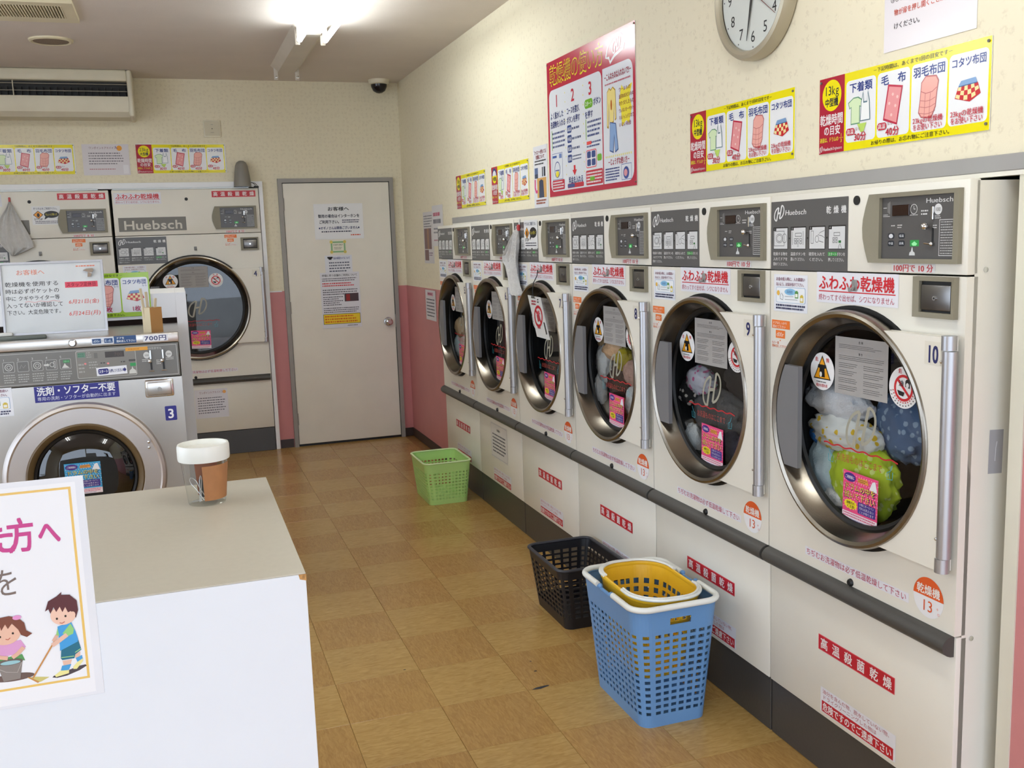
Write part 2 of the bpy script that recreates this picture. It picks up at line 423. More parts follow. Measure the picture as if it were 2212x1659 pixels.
# right wall with the opening the dryers stand in
wr = MB().box(XW, XW+.1, -.04, 4.462, 1.645, ZC).box(XW, XW+.1, 4.462, 5.95, 0, ZC).box(XW, XW+.1, -2.75, -.04, 0, ZC)
WR = struct(wr.build('wall_right', WALLM, smooth=False), 'cream sprigged wallpaper wall above the dryer row')
MB().box(XW-.004, XW, 4.462, YB, 0, 1.2).box(XW-.004, XW, -2.75, -.075, 0, 1.2).build('wainscot', PINK, WR, smooth=False)
wb = MB().box(-4.7, -.955, YB, YB+.1, 1.985, ZC).box(-.955, XW+.1, YB, YB+.1, 0, ZC).box(-4.7, -3.05, YB, YB+.1, 0, 1.985)
WB = struct(wb.build('wall_back', WALLM, smooth=False), 'sprigged wallpaper wall with the staff door')
MB().box(-.955, XW, YB-.004, YB, 0, 1.2).box(-4.6, -3.05, YB-.004, YB, 0, 1.2).build('wainscot', PINK, WB, smooth=False)
struct(MB().box(-4.7, -4.6, -2.75, .2, 0, ZC).box(-4.7, -4.6, 2.9, 5.95, 0, ZC).box(-4.7, -4.6, .2, 2.9, 0, .4).box(-4.7, -4.6, .2, 2.9, 2.4, ZC).build('wall_left', WALLP, smooth=False), 'plain left wall with a side window')
W1 = struct(MB().box(-4.67, -4.63, .2, .25, .4, 2.4).box(-4.67, -4.63, 2.85, 2.9, .4, 2.4).box(-4.67, -4.63, 1.525, 1.575, .4, 2.4).box(-4.67, -4.63, .25, 2.85, .4, .45).box(-4.67, -4.63, .25, 2.85, 2.35, 2.4).build('window_1', GREYTRIM, smooth=False), 'side window')
struct(MB().box(-4.7, XW+.1, -2.75, -2.65, 2.15, ZC).box(-4.6, -4.5, -2.75, -2.65, 0, 2.15).box(0, XW, -2.75, -2.65, 0, 2.15).box(-2.35, -2.28, -2.73, -2.67, 0, 2.15).build('wall_front', WALLP, smooth=False))
struct(MB().box(1.25, 1.35, -2.75, 7.0, 0, ZC).box(XW+.1, 1.25, -.2, -.1, 0, ZC).build('wall_light_block_right', WALLP, smooth=False))  # unseen shell behind the dryers, added to keep sky light from leaking in
struct(MB().box(-4.7, 1.25, 6.9, 7.0, 0, ZC).box(-4.7, -4.6, 5.95, 6.9, 0, ZC).build('wall_light_block_back', WALLP, smooth=False))  # back part of the added shell that blocks the sky light
struct(MB().box(XW-.012, XW-.004, 4.462, YB-.012, 0, .065).build('baseboard_right', BASEB, smooth=False))
struct(MB().box(-.95, -.85, YB-.012, YB-.004, 0, .065).box(.028, XW-.004, YB-.012, YB-.004, 0, .065).build('baseboard_back', BASEB, smooth=False))
struct(MB().box(XW-.012, XW+.02, -.06, 4.41, 1.632, 1.6419).build('trim_5', CREAM, smooth=False), 'thin cream lip under the grey metal strip')
struct(MB().rbox(XW-.014, XW+.02, -.06, 4.41, 1.642, 1.678, .002, 1).build('trim_1', GREYTRIM), 'grey metal strip above the dryers')
struct(MB().box(XW-.008, XW, -.075, -.038, 0, 1.642).build('trim_2', mat('cream_jamb', '#DAD6C4', .5), smooth=False), 'cream jamb strip beside the nearest dryer')
struct(MB().rbox(-4.6, -.955, 5.815, 5.86, 1.972, 2.013, .002, 1).rbox(-.985, -.955, 5.815, 5.86, 0, 1.9725, .002, 1).build('trim_3', PIPE), 'bright white frame around the back dryers')
struct(MB().box(-.952, -.864, 5.842, 5.846, 1.195, 1.203).box(-4.6, -3.05, 5.842, 5.846, 1.195, 1.203).build('trim_4', PIPE, smooth=False), 'thin white dado strip')
# door
D1 = struct(empty('door_1', (-.41, YB, 0)), 'beige flush steel staff door')
def dpart(mb, n, m, p=D1, **k): return mb.build(n, m, p, loc=(.41, -YB, 0), **k)
dpart(MB().box(-.845, -.815, 5.815, YB, 0, 2.03).box(-.008, .022, 5.815, YB, 0, 2.03).box(-.815, -.008, 5.815, YB, 2.0, 2.03), 'door_frame', DFRAME, smooth=False)
dpart(MB().box(-.816, -.007, 5.836, YB-.001, 0.0, 2.0), 'shadow_gap', BLACK, smooth=False)
dpart(MB().rbox(-.811, -.012, 5.826, 5.846, .018, 1.995, .002, 1), 'door_leaf', DOORP)
for z in (1.842, 1.072, .216): dpart(MB().cyl((-.8125, 5.822, z-.045), (-.8125, 5.822, z+.045), .006, 10).box(-.82, -.805, 5.822, 5.827, z-.045, z+.045), 'hinge', DFRAME)
k = dpart(MB().lathe([(0,-.062),(.016,-.062),(.026,-.055),(.028,-.045),(.024,-.034),(.012,-.026),(.012,-.008),(.034,-.006),(.036,-.001),(.036,.002)], (-.068, 5.826, .926), 'y', 24), 'door_knob', CHROME)
dpart(MB().box(-.0125, -.0085, 5.822, 5.83, .88, .98), 'strike_plate', STEEL, smooth=False)

# ------------------------------------------------------------------ stickers and plates of the dryers
RED = '#D0202C'; NAVY = '#22265E'; WHT = '#E9E9EC'
def st_slogan(w=.313, h=.08):
    c = Cv().rect(0, 0, w, h, '#E6E6EC', 0)
    c.text('ふわふわ乾燥機', w*.03, h*.66, h*.5, RED, w*.93, bold=True); c.rect(w*.03, h*.36, w*.94, h*.035, RED)
    return c.text('終わってすぐ出せば、シワになりません', w*.03, h*.18, h*.23, '#C0566A', w*.93)
def st_price(t='100円で 10 分', w=.142, h=.019): return Cv().rect(0, 0, w, h, '#E4E2E0', 0).text(t, w*.03, h*.5, h*1.0, RED, w*.93, bold=True)
def st_notice(w=.157, h=.104):
    c = Cv().rect(0, 0, w, h, '#E8EAF0', 0)
    c.text('お金の投入時に、入れ間違い', w*.07, h*.88, h*.105, '#7A2048', w*.86, bold=True); c.text('ないよう、お気を付けて下さい。', w*.07, h*.74, h*.105, '#7A2048', w*.86, bold=True)
    c.rrect(w*.07, h*.24, w*.87, h*.42, h*.05, '#7FA6CF'); c.rrect(w*.08, h*.25, w*.85, h*.40, h*.045, '#EEF2F6', 2)
    c.ell(w*.5, h*.54, w*.17, h*.09, '#8CC3E6', 3); c.bars(w*.4, h*.5, w*.2, h*.08, '#2F5D9A', 2, 4, 3)
    c.ell(w*.14, h*.5, w*.045, h*.07, '#E8B64A', 3); c.path([(w*.2,h*.48),(w*.2,h*.34),(w*.28,h*.32),(w*.29,h*.42),(w*.24,h*.5)], h*.015, '#333333', 3)
    c.rect(w*.34, h*.41, w*.26, h*.01, '#555555', 3); c.rect(w*.34, h*.33, w*.38, h*.01, '#555555', 3)
    c.rect(w*.64, h*.38, w*.1, h*.17, '#5E9A4E', 3); c.rect(w*.79, h*.28, w*.1, h*.17, '#D8C04A', 3); c.rect(w*.655, h*.41, w*.07, h*.09, '#F2F2E8', 4); c.rect(w*.805, h*.31, w*.07, h*.09, '#F2F2E8', 4)
    c.rect(w*.66, h*.55, w*.06, h*.03, '#5E9A4E', 3); c.rect(w*.81, h*.45, w*.06, h*.03, '#D8C04A', 3)
    return c.bars(w*.07, h*.05, w*.87, h*.16, '#33365A', 2, 3, 5, .62, .05)
def st_door(w=.086, h=.08):
    c = Cv().rect(0, h*.70, w, h*.30, '#EE7A2C', 0).text('ドアはしっかり', w*.06, h*.90, h*.11, '#FBEFE2', w*.8, bold=True).text('閉めて下さい', w*.06, h*.77, h*.11, '#FBEFE2', w*.72, bold=True)
    c.rect(w*.22, h*.36, w*.52, h*.28, '#EE7A2C', 0).text('d00r', w*.27, h*.5, h*.22, '#FBEFE2', w*.42)
    c.rect(0, 0, w*1.0, h*.28, '#E6E2DC', 0).poly([(w*.44,h*.26),(w*.52,h*.26),(w*.48,h*.31)], '#EE7A2C')
    return c.text('もう一度', w*.02, h*.19, h*.11, '#E07A3A', w*.4, bold=True).text('閉め直して下さい', w*.02, h*.07, h*.11, '#E07A3A', w*.9, bold=True)
def st_shrink(w=.412, h=.024): return Cv().rect(0, 0, w, h, '#E8E8EE', 0).text('ちぢむお洗濯物は必ず低温乾燥して下さい', w*.012, h*.5, h*.86, '#C04A62', w*.97)
def st_kilo(n='13', r=.049):
    c = Cv().ell(0, 0, r, r, '#EDEDEF', 0, 40).ell(0, 0, r, r, '#E8622A', 1, 24, .03, PI-.03)
    c.text('乾燥機', 0, r*.36, r*.52, '#F6EFE8', r*1.55, 'c', 3, True); c.text(n, -r*.05, -r*.4, r*.78, '#DD5A28', None, 'c', 3)
    return c.text('キ', r*.55, -r*.38, r*.16, '#DD5A28').text('ロ', r*.62, -r*.62, r*.16, '#DD5A28')
def st_hot(w=.308, h=.045):
    c = Cv().rect(0, 0, w, h, '#E2606A', 0).rect(h*.05, h*.05, w-h*.1, h*.9, '#C21F2E', 1)
    for i, ch in enumerate('高温殺菌乾燥'): c.text(ch, w*(.085+.166*i), h*.5, h*.74, '#EFE4E4', None, 'c', 3, True)
    return c
def st_oil(w=.303, h=.073):
    c = Cv().rect(0, 0, w, h, '#E6E6EC', 0).text('油分を含んだ物、脱水していない物、', w*.03, h*.86, h*.19, '#C07078', w*.93).text('ドライクリーニングした物は', w*.03, h*.63, h*.19, '#C07078', w*.74)
    return c.rect(w*.02, h*.03, w*.955, h*.44, '#C21F2E').text('危険ですのでご遠慮下さい', w*.035, h*.25, h*.36, '#F2E6E6', w*.925, bold=True)
def icon_card(c, x, y, w, h, k):
    c.rect(x, y, w, h, '#22201F', 1); c.rect(x+w*.03, y+h*.03, w*.94, h*.92, '#D9DADA', 2)
    c.rect(x, y+h*.84, w*.2, h*.16, '#22201F', 3); c.text(str(k), x+w*.1, y+h*.92, h*.12, '#E0E0E0', None, 'c', 4)
    g = '#4A4A4C'; t = w*.018; X = lambda a: x+w*a; Y = lambda b: y+h*b
    if k == 1:
        c.box(X(.06), Y(.15), w*.7, h*.68, t, g, 3); c.ring(X(.42), Y(.5), w*.24, h*.2, t, g, 3); c.ring(X(.42), Y(.5), w*.17, h*.14, t, g, 3); c.ring(X(.78), Y(.5), w*.15, h*.2, t, g, 3)
    elif k == 2:
        c.box(X(.3), Y(.56), w*.42, h*.16, t, g, 3)
        for a in (.24, .4, .6): c.box(X(a), Y(.38), w*.14, h*.11, t, g, 3); c.box(X(a), Y(.24), w*.14, h*.11, t, g, 3)
        c.line(X(.12), Y(.2), X(.12), Y(.8), t, g, 3); c.line(X(.82), Y(.2), X(.82), Y(.8), t, g, 3); c.poly([(X(.42),Y(.1)),(X(.56),Y(.1)),(X(.52),Y(.3)),(X(.46),Y(.3))], '#C4C5C6', 4)
    elif k == 3:
        c.box(X(.12), Y(.25), w*.16, h*.55, t, g, 3); c.ring(X(.5), Y(.44), w*.11, h*.14, t, g, 3); c.path([(X(.95),Y(.8)),(X(.7),Y(.72)),(X(.55),Y(.62)),(X(.8),Y(.58)),(X(.95),Y(.5))], t, g, 3); c.path([(X(.62),Y(.36)),(X(.9),Y(.3))], t, g, 3)
    else:
        c.box(X(.32), Y(.56), w*.36, h*.15, t, g, 3)
        for a in (.26, .42): c.box(X(a), Y(.4), w*.12, h*.1, t, g, 3); c.box(X(a), Y(.27), w*.12, h*.1, t, g, 3)
        c.rect(X(.6), Y(.27), w*.15, h*.1, '#2F7A3C', 3); c.path([(X(.58),Y(.02)),(X(.66),Y(.2)),(X(.7),Y(.24)),(X(.8),Y(.02))], t, g, 4)
def h_logo(c, x, y, w, h, col, l=3, t=None):
    """slanting letter H drawn inside two leaning half ellipses"""
    t = t or w*.12; sl = .22*w
    def half(sgn):
        pts = []
        for i in range(15):
            a = -PI/2+PI*i/14; px = sgn*w*(.16+.34*math.cos(a)); py = h*.5*math.sin(a)
            pts.append((x+px+(.12*w*math.sin(a))*1.0, y+py*(.86)+sgn*h*.07))
        return pts
    for sgn in (-1, 1):
        p = half(sgn); c.path(p, t*.8, col, l); c.path([p[0], p[-1]], t, col, l)
    c.line(x-w*.18, y-h*.02, x+w*.18, y+h*.02, t, col, l); return c
def st_instr(w=.337, h=.19):
    c = Cv().rect(0, 0, w, h, '#5D5C5B', 0)
    h_logo(c, w*.115, h*.83, w*.13, h*.22, '#E2E2E0', 2)
    c.text('Huebsch', w*.2, h*.835, h*.105, '#E8E8E6', w*.29, bold=True, it=.12)
    for i, ch in enumerate('乾燥機'): c.text(ch, w*(.77+.09*i), h*.835, h*.11, '#E8E8E6', None, 'c', 3, True)
    for i, t in enumerate((('乾燥する物を','入れてドアを','閉めてください。'), ('温度ボタンを','選んでください。'), ('硬貨を入れて','ください。'), ('スタートボタンを','押してください。'))):
        x = w*(.035+.245*i); icon_card(c, x, h*.3, w*.205, h*.325, i+1)
        if i < 3: c.ell(x+w*.225, h*.46, w*.008, w*.008, '#222222')
        for j, s in enumerate(t): c.text(s, x, h*(.235-.075*j), h*.055, '#DDDDDB', w*.205 if j < 2 else w*.22, bold=True)
    c.rect(w*.768, h*.21, w*.11, h*.055, '#3F9A4A', 4); c.text('スタート', w*.773, h*.235, h*.05, '#E8F2E8', w*.1, l=5)
    return c
def st_keypad(w=.238, h=.144):
    """face plate of the coin console"""
    c = Cv().rect(0, 0, w, h, '#565453', 0); g = '#D5D5D3'
    c.text('Huebsch', w*.61, h*.915, h*.105, '#DEDEDC', w*.35, bold=True)
    c.path([(w*.02,h*.83),(w*.07,h*.83)], w*.006, g); c.poly([(w*.08,h*.76),(w*.12,h*.72),(w*.12,h*.94),(w*.08,h*.9)], '#7A7876'); c.ring(w*.45, h*.79, w*.045, h*.075, w*.006, g); c.line(w*.45, h*.79, w*.47, h*.79, w*.008, g); c.line(w*.45,h*.79,w*.45,h*.84,w*.006,g)
    c.bars(w*.02, h*.68, w*.1, h*.05, g, 2, 2, 8); c.bars(w*.39, h*.685, w*.13, h*.025, g, 1, 2, 9); c.bars(w*.55, h*.68, w*.1, h*.1, g, 2, 2, 10)
    c.bars(w*.14, h*.52, w*.06, h*.035, g, 1, 2, 11); c.bars(w*.23, h*.49, w*.07, h*.07, g, 2, 2, 12)
    for x, y, t in ((.14,.37,'高温'),(.29,.37,'低温'),(.14,.25,'中温'),(.29,.25,'送風')):
        c.rrect(w*(x-.045), h*(y-.045), w*.09, h*.09, h*.03, '#262B33', 1); c.text(t, w*x, h*y, h*.045, '#D8DCE0', w*.065, 'c', 3, True)
    c.ell(w*.14, h*.37, w*.03, h*.035, '#D8DADC', 2)
    c.rect(w*.41, h*.2, w*.12, h*.1, '#2FA04A', 1); c.poly([(w*.43,h*.24),(w*.47,h*.28),(w*.51,h*.24),(w*.49,h*.21),(w*.45,h*.21)], '#9CF0AC', 2)
    c.poly([(w*.4,h*.055),(w*.405,h*.1),(w*.425,h*.12),(w*.435,h*.185),(w*.445,h*.185),(w*.452,h*.12),(w*.475,h*.1),(w*.48,h*.055)], '#D0D2D2', 1)
    c.ell(w*.77, h*.77, w*.05, h*.085, '#DCDCDC', 1); c.text('100', w*.77, h*.77, h*.085, '#4A4A4A', w*.07, 'c', 3); c.bars(w*.73, h*.62, w*.09, h*.06, g, 2, 2, 13); c.bars(w*.71, h*.47, w*.06, h*.07, g, 2, 2, 14)
    c.box(w*.79, h*.05, w*.205, h*.56, w*.006, g); c.bars(w*.81, h*.07, w*.18, h*.52, '#BDBDBB', 13, 2, 15, .4, .3)
    return c
def st_rules(w=.205, h=.152):
    c = Cv().rect(0, 0, w, h, '#A8A5A2', 0); g = '#3A3838'
    c.text('危 険', w*.5, h*.93, h*.05, g, None, 'c'); c.bars(w*.08, h*.8, w*.8, h*.08, '#6A6866', 3, 2, 21, .3)
    c.text('警 告', w*.5, h*.73, h*.045, g, None, 'c'); c.bars(w*.08, h*.6, w*.85, h*.09, '#6A6866', 3, 2, 22, .3)
    for i in range(4): c.bars(w*.08, h*(.46-.13*i), w*.36, h*.1, '#686664', 3, 2, 30+i, .3); c.bars(w*.56, h*(.46-.13*i), w*.36, h*.1, '#686664', 3, 2, 40+i, .3)
    return c
def st_fire(r=.0515):
    c = Cv().ell(0, 0, r, r, '#EFEFEF', 0, 40).poly([(-r*.72,-r*.42),(r*.72,-r*.42),(0,r*.86)], '#23201C', 1).poly([(-r*.62,-r*.36),(r*.62,-r*.36),(0,r*.74)], '#EFA51E', 2)
    c.poly([(-r*.32,r*.36),(r*.32,r*.36),(r*.38,r*.2),(r*.2,r*.16),(r*.24,-r*.3),(-r*.24,-r*.3),(-r*.2,r*.16),(-r*.38,r*.2)], '#191615', 3); c.ell(-r*.1, -r*.16, r*.1, r*.14, '#F4F0E4', 4)
    c.text('危', -r*.46, r*.62, r*.26, '#C8323A', None, 'c', 3, True); c.text('険', r*.46, r*.62, r*.26, '#C8323A', None, 'c', 3, True)
    c.bars(-r*.46, -r*.62, r*.92, r*.11, '#555555', 1, 3, 50); return c.text('発火の恐れ有', 0, -r*.75, r*.2, '#C8323A', r*.95, 'c', 3, True)
def st_oilban(r=.051):
    c = Cv().ell(0, 0, r, r, '#EFEFEF', 0, 40).text('危', -r*.24, r*.78, r*.26, '#C8323A', None, 'c', 3, True).text('険', r*.24, r*.78, r*.26, '#C8323A', None, 'c', 3, True)
    c.ring(0, -r*.02, r*.58, r*.58, r*.13, '#D0262E', 2); c.text('油', -r*.16, r*.2, r*.34, '#1E1C1C', None, 'c', 3, True)
    c.poly([(r*.12,r*.06),(r*.12,r*.32),(r*.2,r*.42),(r*.34,r*.42),(r*.42,r*.3),(r*.42,0)], '#1E1C1C', 3); c.ell(r*.27, r*.14, r*.1, r*.12, '#EFEFEF', 4)
    c.poly([(-r*.42,-r*.14),(r*.08,-r*.22),(0,-r*.42),(-r*.3,-r*.38)], '#1E1C1C', 3); c.line(-r*.42, r*.38, r*.42, -r*.42, r*.13, '#D0262E', 2)
    for k, cc in ((.72, '#C8323A'), (.87, '#555555')):
        for i in range(13):
            a = PI+.25+(PI-.5)*i/12; c.rect(r*k*math.cos(a)-r*.035, r*k*math.sin(a)-r*.035, r*.07, r*.06, cc, 3)
    return c
def st_wipe(w=.137, h=.133, base='#EE4F86'):
    c = Cv().rect(0, 0, w, h, base, 0)
    for i in range(14):
        for j in range(11): c.ell(w*(.035+.071*i+(.035 if j % 2 else 0)), h*(.26+.068*j), w*.011, w*.011, '#F9D7E2', 1, 6)
    c.ell(w*.2, h*.88, w*.17, h*.09, '#4A2A86', 2); c.text('ご利用前に', w*.2, h*.88, h*.075, '#F2EEF8', w*.27, 'c', 4, True)
    c.poly([(w*.42,h*.83),(w*.74,h*.83),(w*.7,h*.93),(w*.44,h*.92)], '#E8A04A', 2); c.bars(w*.43, h*.84, w*.28, h*.07, '#8A5A2A', 2, 3, 61); c.poly([(w*.76,h*.76),(w*.98,h*.74),(w*.92,h*.95),(w*.84,h*.93)], '#EFEFF2', 2)
    for t, y in (('ドラムの中を', .69), ('拭いて下さい', .52)):
        c.text(t, w*.5, h*y, h*.165, '#3A1E5A', w*.92, 'c', 3, True); c.text(t, w*.495, h*(y+.008), h*.15, '#F4E23C', w*.88, 'c', 4)
    c.poly([(w*(.24+(.17 if i % 2 else .21)*math.cos(i*PI/12)), h*(.33+(.085 if i % 2 else .11)*math.sin(i*PI/12))) for i in range(24)], '#F6E02C', 2)
    c.text('油類汚れ', w*.24, h*.36, h*.065, '#2A2420', w*.25, 'c', 3, True).text('に注意!', w*.25, h*.29, h*.065, '#2A2420', w*.22, 'c', 3, True)
    c.rrect(w*.45, h*.21, w*.5, h*.23, h*.03, '#43308A', 2)
    for t, y in (('小物にボールペン', .4), ('汚れは洗えない', .325), ('ことが有ります', .25)): c.text(t, w*.7, h*y, h*.06, '#F0EAF6', w*.42, 'c', 3)
    c.rect(0, 0, w, h*.17, '#F3E4E8', 2); return c.bars(w*.03, h*.06, w*.93, h*.1, '#D85A80', 2, 3, 62, .5, .05).bars(w*.03, h*.015, w*.9, h*.035, '#6A6AA0', 1, 3, 63)
def st_line(w=.291, h=.07):
    """filling mark printed on the glass"""
    c = Cv(); c.path([(w*i/40, h*.9+h*.035*math.sin(i*.9)) for i in range(41)], h*.06, '#C02A30', 1)
    c.text('お洗濯ものはここまで', w*.5, h*.5, h*.34, '#B5433C', w*.62, 'c', 2)
    for x, s in ((.11, 1), (.9, -1)):
        c.path([(w*(x-.035*s),h*.75),(w*(x-.005*s),h*.5),(w*(x+.03*s),h*.45),(w*(x+.03*s),h*.2),(w*(x-.035*s),h*.22),(w*(x-.04*s),h*.5)], h*.03, '#3FA0B0', 1); c.path([(w*x,h*.45),(w*x,h*.25)], h*.025, '#3FA0B0', 1)
    return c
def st_mark(w=.107, h=.115):
    return h_logo(Cv(), 0, 0, w, h, '#A5A292', 1, w*.10)
def st_number(t, w=.05, h=.052): return Cv().rect(-w/2, -h/2, w, h, '#DFDACB', 0).text(t, 0, -.001, h*1.05, NAVY, (w*.74 if len(t) > 1 else w*.48), 'c', 2, True)
def st_stop(w=.19, h=.13):
    c = Cv().rect(0, 0, w, h, '#E9E9E9', 0).text('ぞうきんをご利用下さい。', w*.5, h*.87, h*.14, '#3F4A6A', w*.88, 'c', 3, True)
    c.poly([(w*.22,h*.76),(w*.4,h*.54),(w*.22,h*.32),(w*.04,h*.54)], '#1E1A16', 1).poly([(w*.22,h*.73),(w*.37,h*.54),(w*.22,h*.35),(w*.07,h*.54)], '#F0A030', 2); c.ell(w*.22, h*.52, w*.05, h*.11, '#2A2420', 3)
    c.text('STOP', w*.22, h*.3, h*.15, '#1E1A1A', w*.3, 'c', 4, True)
    c.ell(w*.68, h*.55, w*.26, h*.19, '#1B1A1C', 1).poly([(w*.46,h*.45),(w*.6,h*.42),(w*.42,h*.27)], '#1B1A1C', 1); c.text('ちょっと待って', w*.68, h*.55, h*.14, '#E6D640', w*.42, 'c', 3, True)
    return c.bars(w*.1, h*.05, w*.8, h*.17, '#4A4A5A', 2, 2, 71)

# ------------------------------------------------------------------ dryers
def ellipse_arc(cx, cz, r, a0, a1, n): return [(cx+r*math.cos(a0+(a1-a0)*i/n), cz+r*math.sin(a0+(a1-a0)*i/n)) for i in range(n+1)]
def panel_hole(mb, x0, x1, z0, z1, cx, cz, r, y0, y1):
    angs = sorted(set([2*PI*i/72 for i in range(72)]+[math.atan2(z-cz, x-cx) % (2*PI) for x in (x0, x1) for z in (z0, z1)]))
    out = []; inn = []
    for a in angs:
        c, s = math.cos(a), math.sin(a)
        t = min([(x1-cx)/c if c > 1e-9 else 1e9, (x0-cx)/c if c < -1e-9 else 1e9, (z1-cz)/s if s > 1e-9 else 1e9, (z0-cz)/s if s < -1e-9 else 1e9])
        out.append((cx+c*t, cz+s*t)); inn.append((cx+c*r, cz+s*r))
    return mb.frame(out, inn, y0, y1)
def build_dryer(P):
    W, TOP, SEAM, LOW, KT = P['W'], P['top'], P['seam'], P['low'], P['kick']
    cx, cz, R, RG = P['cx'], P['cz'], P['R'], P['RG']; x0, x1 = .003, W-.003
    t = empty('tumble_dryer')
    MB().box(x0, x1, .02, 1.0, KT, TOP-.004, skip=('f',)).box(x0+.01, x1-.01, .055, 1.0, 0, KT).build('case', CREAM, t, smooth=False)
    MB().rbox(x0, x1, 0, .03, SEAM+.002, TOP, .003).build('upper_front_panel', CREAM, t)
    lp = panel_hole(MB(), x0, x1, LOW, SEAM-.002, cx, cz, R+.010, 0, .03); lp.build('lower_front_panel', CREAM, t)
    MB().rbox(x0, x1, .006, .036, KT+.003, LOW-.004, .003).build('access_panel', CREAM, t)
    MB().rbox(x0, x1, .012, .05, 0, KT, .002, 1).build('kick_plate', KICK, t)
    b0, b1 = P['bar']
    bar = MB(); zc = (b0+b1)/2; hr = (b1-b0)/2
    prof = [(math.cos(PI/2+PI*i/10), math.sin(PI/2+PI*i/10)) for i in range(11)]
    vs = []
    for xx in (x0, x1-.006):
        vs += [(xx, .006+.034*c, zc+hr*s) for c, s in prof]
    bar.add(vs, [tuple(range(11)), tuple(range(11, 22))[::-1]]+[(i, i+11, i+12, i+1) for i in range(10)]+[(10, 21, 11, 0)])
    bar.build('bumper_bar', DGREY, t)
    dr = MB().lathe([(R-.005,.03),(R-.008,.055),(R,.06),(R,.62),(R*.5,.64),(0,.645)], (cx, 0, cz), 'y', 48)
    for k in range(3):
        a = .5+k*2*PI/3; dr.cyl((cx+(R-.02)*math.cos(a), .08, cz+(R-.02)*math.sin(a)), (cx+(R-.02)*math.cos(a), .6, cz+(R-.02)*math.sin(a)), .03, 10)
    dr.build('drum', DRUM, t)
    MB().lathe([(R-.012,-.003),(R+.009,-.003),(R+.0095,.012),(R-.004,.03)], (cx, 0, cz), 'y', 64).build('door_gasket', BLACK, t)
    # door: bronze ring > glass, hinge panel, rod, handle, notices
    d = MB().lathe([(R-.012,-.004),(R-.001,-.010),(R+.001,-.030),(R-.003,-.0385),(R-.010,-.0405),(R-.019,-.036),(RG+.008,.016),(RG-.004,.026)], (cx, 0, cz), 'y', 80).build('door', RING, t)
    MB().lathe([(RG+.007,.017),(RG+.002,.014),(RG-.006,.018),(RG-.009,.027)], (cx, 0, cz), 'y', 64).build('glass_seal', BLACK, d)
    MB().lathe([(RG-.004,.029),(RG*.6,.0275),(0,.027)], (cx, 0, cz), 'y', 64).build('glass', GLASSD, d)
    px, pz0, pz1 = P['px'], P['pz0'], P['pz1']
    a1 = math.asin((pz1-cz)/(R-.006)); a0 = -math.asin((cz-pz0)/(R-.006))
    MB().prism(ellipse_arc(cx, cz, R-.006, a1, a0, 24)+[(px, pz0), (px, pz1)][::1], -.034, -.005).build('hinge_panel', CREAM, d)
    rx = P['rx']; rod = MB().cyl((rx, -.022, pz0+.031), (rx, -.022, pz1-.031), .0165, 20); rod.build('hinge_rod', ALU, d)
    for za, zb in ((pz0-.004, pz0+.029), (pz1-.029, pz1+.003)): MB().cyl((rx-.004, -.022, za), (rx-.004, -.022, zb), .0165, 20).build('hinge_cap', ALU, d)
    for zz in (pz0+.075, pz1-.055): MB().sphere((rx-.010, -.0365, zz), .0038, 8).build('screw', CHROME, d)
    hz = P['hz']; ha = math.acos(min(1, P['hx']/(R-.012))); ht = math.asin(hz/(R-.012))
    RH = R-.024; ht = math.asin(hz/RH); arc = ellipse_arc(cx, cz, RH, PI-ht, PI+ht, 16)
    MB().prism(arc+[(cx-P['hx'], cz-hz), (cx-P['hx'], cz+hz)], -.036, -.022).build('handle', HANDLE, d)
    def put(c, n, x, z, y=-.0008, par=t, m=P_STICK): return c.make(n, par, (x, y, z), FRONT, m)
    G = .024
    x, z = P['rules']; put(st_rules(), 'rules_notice', x, z, G, d, P_PAPER)
    x, z = P['fire']; put(st_fire(), 'fire_warning_sticker', x, z, G, d)
    x, z = P['ban']; put(st_oilban(), 'oil_ban_sticker', x, z, G-.001, d)
    x, z = P['wipe']; o = put(st_wipe(), 'wipe_drum_sticker', x, z, G, d); o.rotation_euler = (PI/2, .02, 0)
    put(st_mark(P['mk']*.107, P['mk']*.115), 'maker_mark', cx, P['markz'], G+.002, d)
    x, z = P['line']; put(st_line(), 'fill_line', x, z, G+.001, d)
    x, z = P['num']; put(st_number(P['n']), 'number_sticker', x, z, -.035, d)
    # coin console
    bx, bz = P['bez']            # lower right corner of the bezel
    O = [(0,0),(0,.164),(-.291,.164),(-.303,.134),(-.312,.104),(-.314,.084),(-.312,.059),(-.303,.029),(-.291,0)]
    I = [(-.018,.010),(-.018,.154),(-.256,.154),(-.256,.134),(-.256,.104),(-.256,.084),(-.256,.059),(-.256,.029),(-.256,.010)]
    con = MB().frame([(bx+a, bz+b) for a, b in O], [(bx+a, bz+b) for a, b in I], -.012, .001, -.010).build('coin_console', TAUPE, t)
    kx, kz = bx-.256, bz+.010
    put(st_keypad(), 'keypad_plate', kx, kz, -.001, con, P_PLATE)
    MB().rbox(kx+.038, kx+.095, -.0045, -.0005, kz+.100, kz+.125, .001, 1).build('display_window', mat('display_dark', '#2A1712', .15), con)
    MB().sphere((kx+.156, -.013, kz+.074), .0085, 14).cyl((kx+.156, -.001, kz+.074), (kx+.156, -.012, kz+.074), .004, 8).build('coin_knob', CHROME, con)
    MB().box(kx+.166, kx+.1715, -.0018, -.001, kz+.036, kz+.070).build('coin_slot', BLACK, con, smooth=False)
    MB().rbox(kx+.166, kx+.172, -.006, -.001, kz+.088, kz+.118, .001, 1).build('coin_guide', CHROME, con)
    MB().cyl((kx+.150, -.008, kz+.036), (kx+.172, -.008, kz+.034), .0022, 8).sphere((kx+.170, -.006, kz+.034), .005, 10).build('return_lever', CHROME, con)
    # coin box
    qx, qz = P['coin']; qw, qh = .127, .093
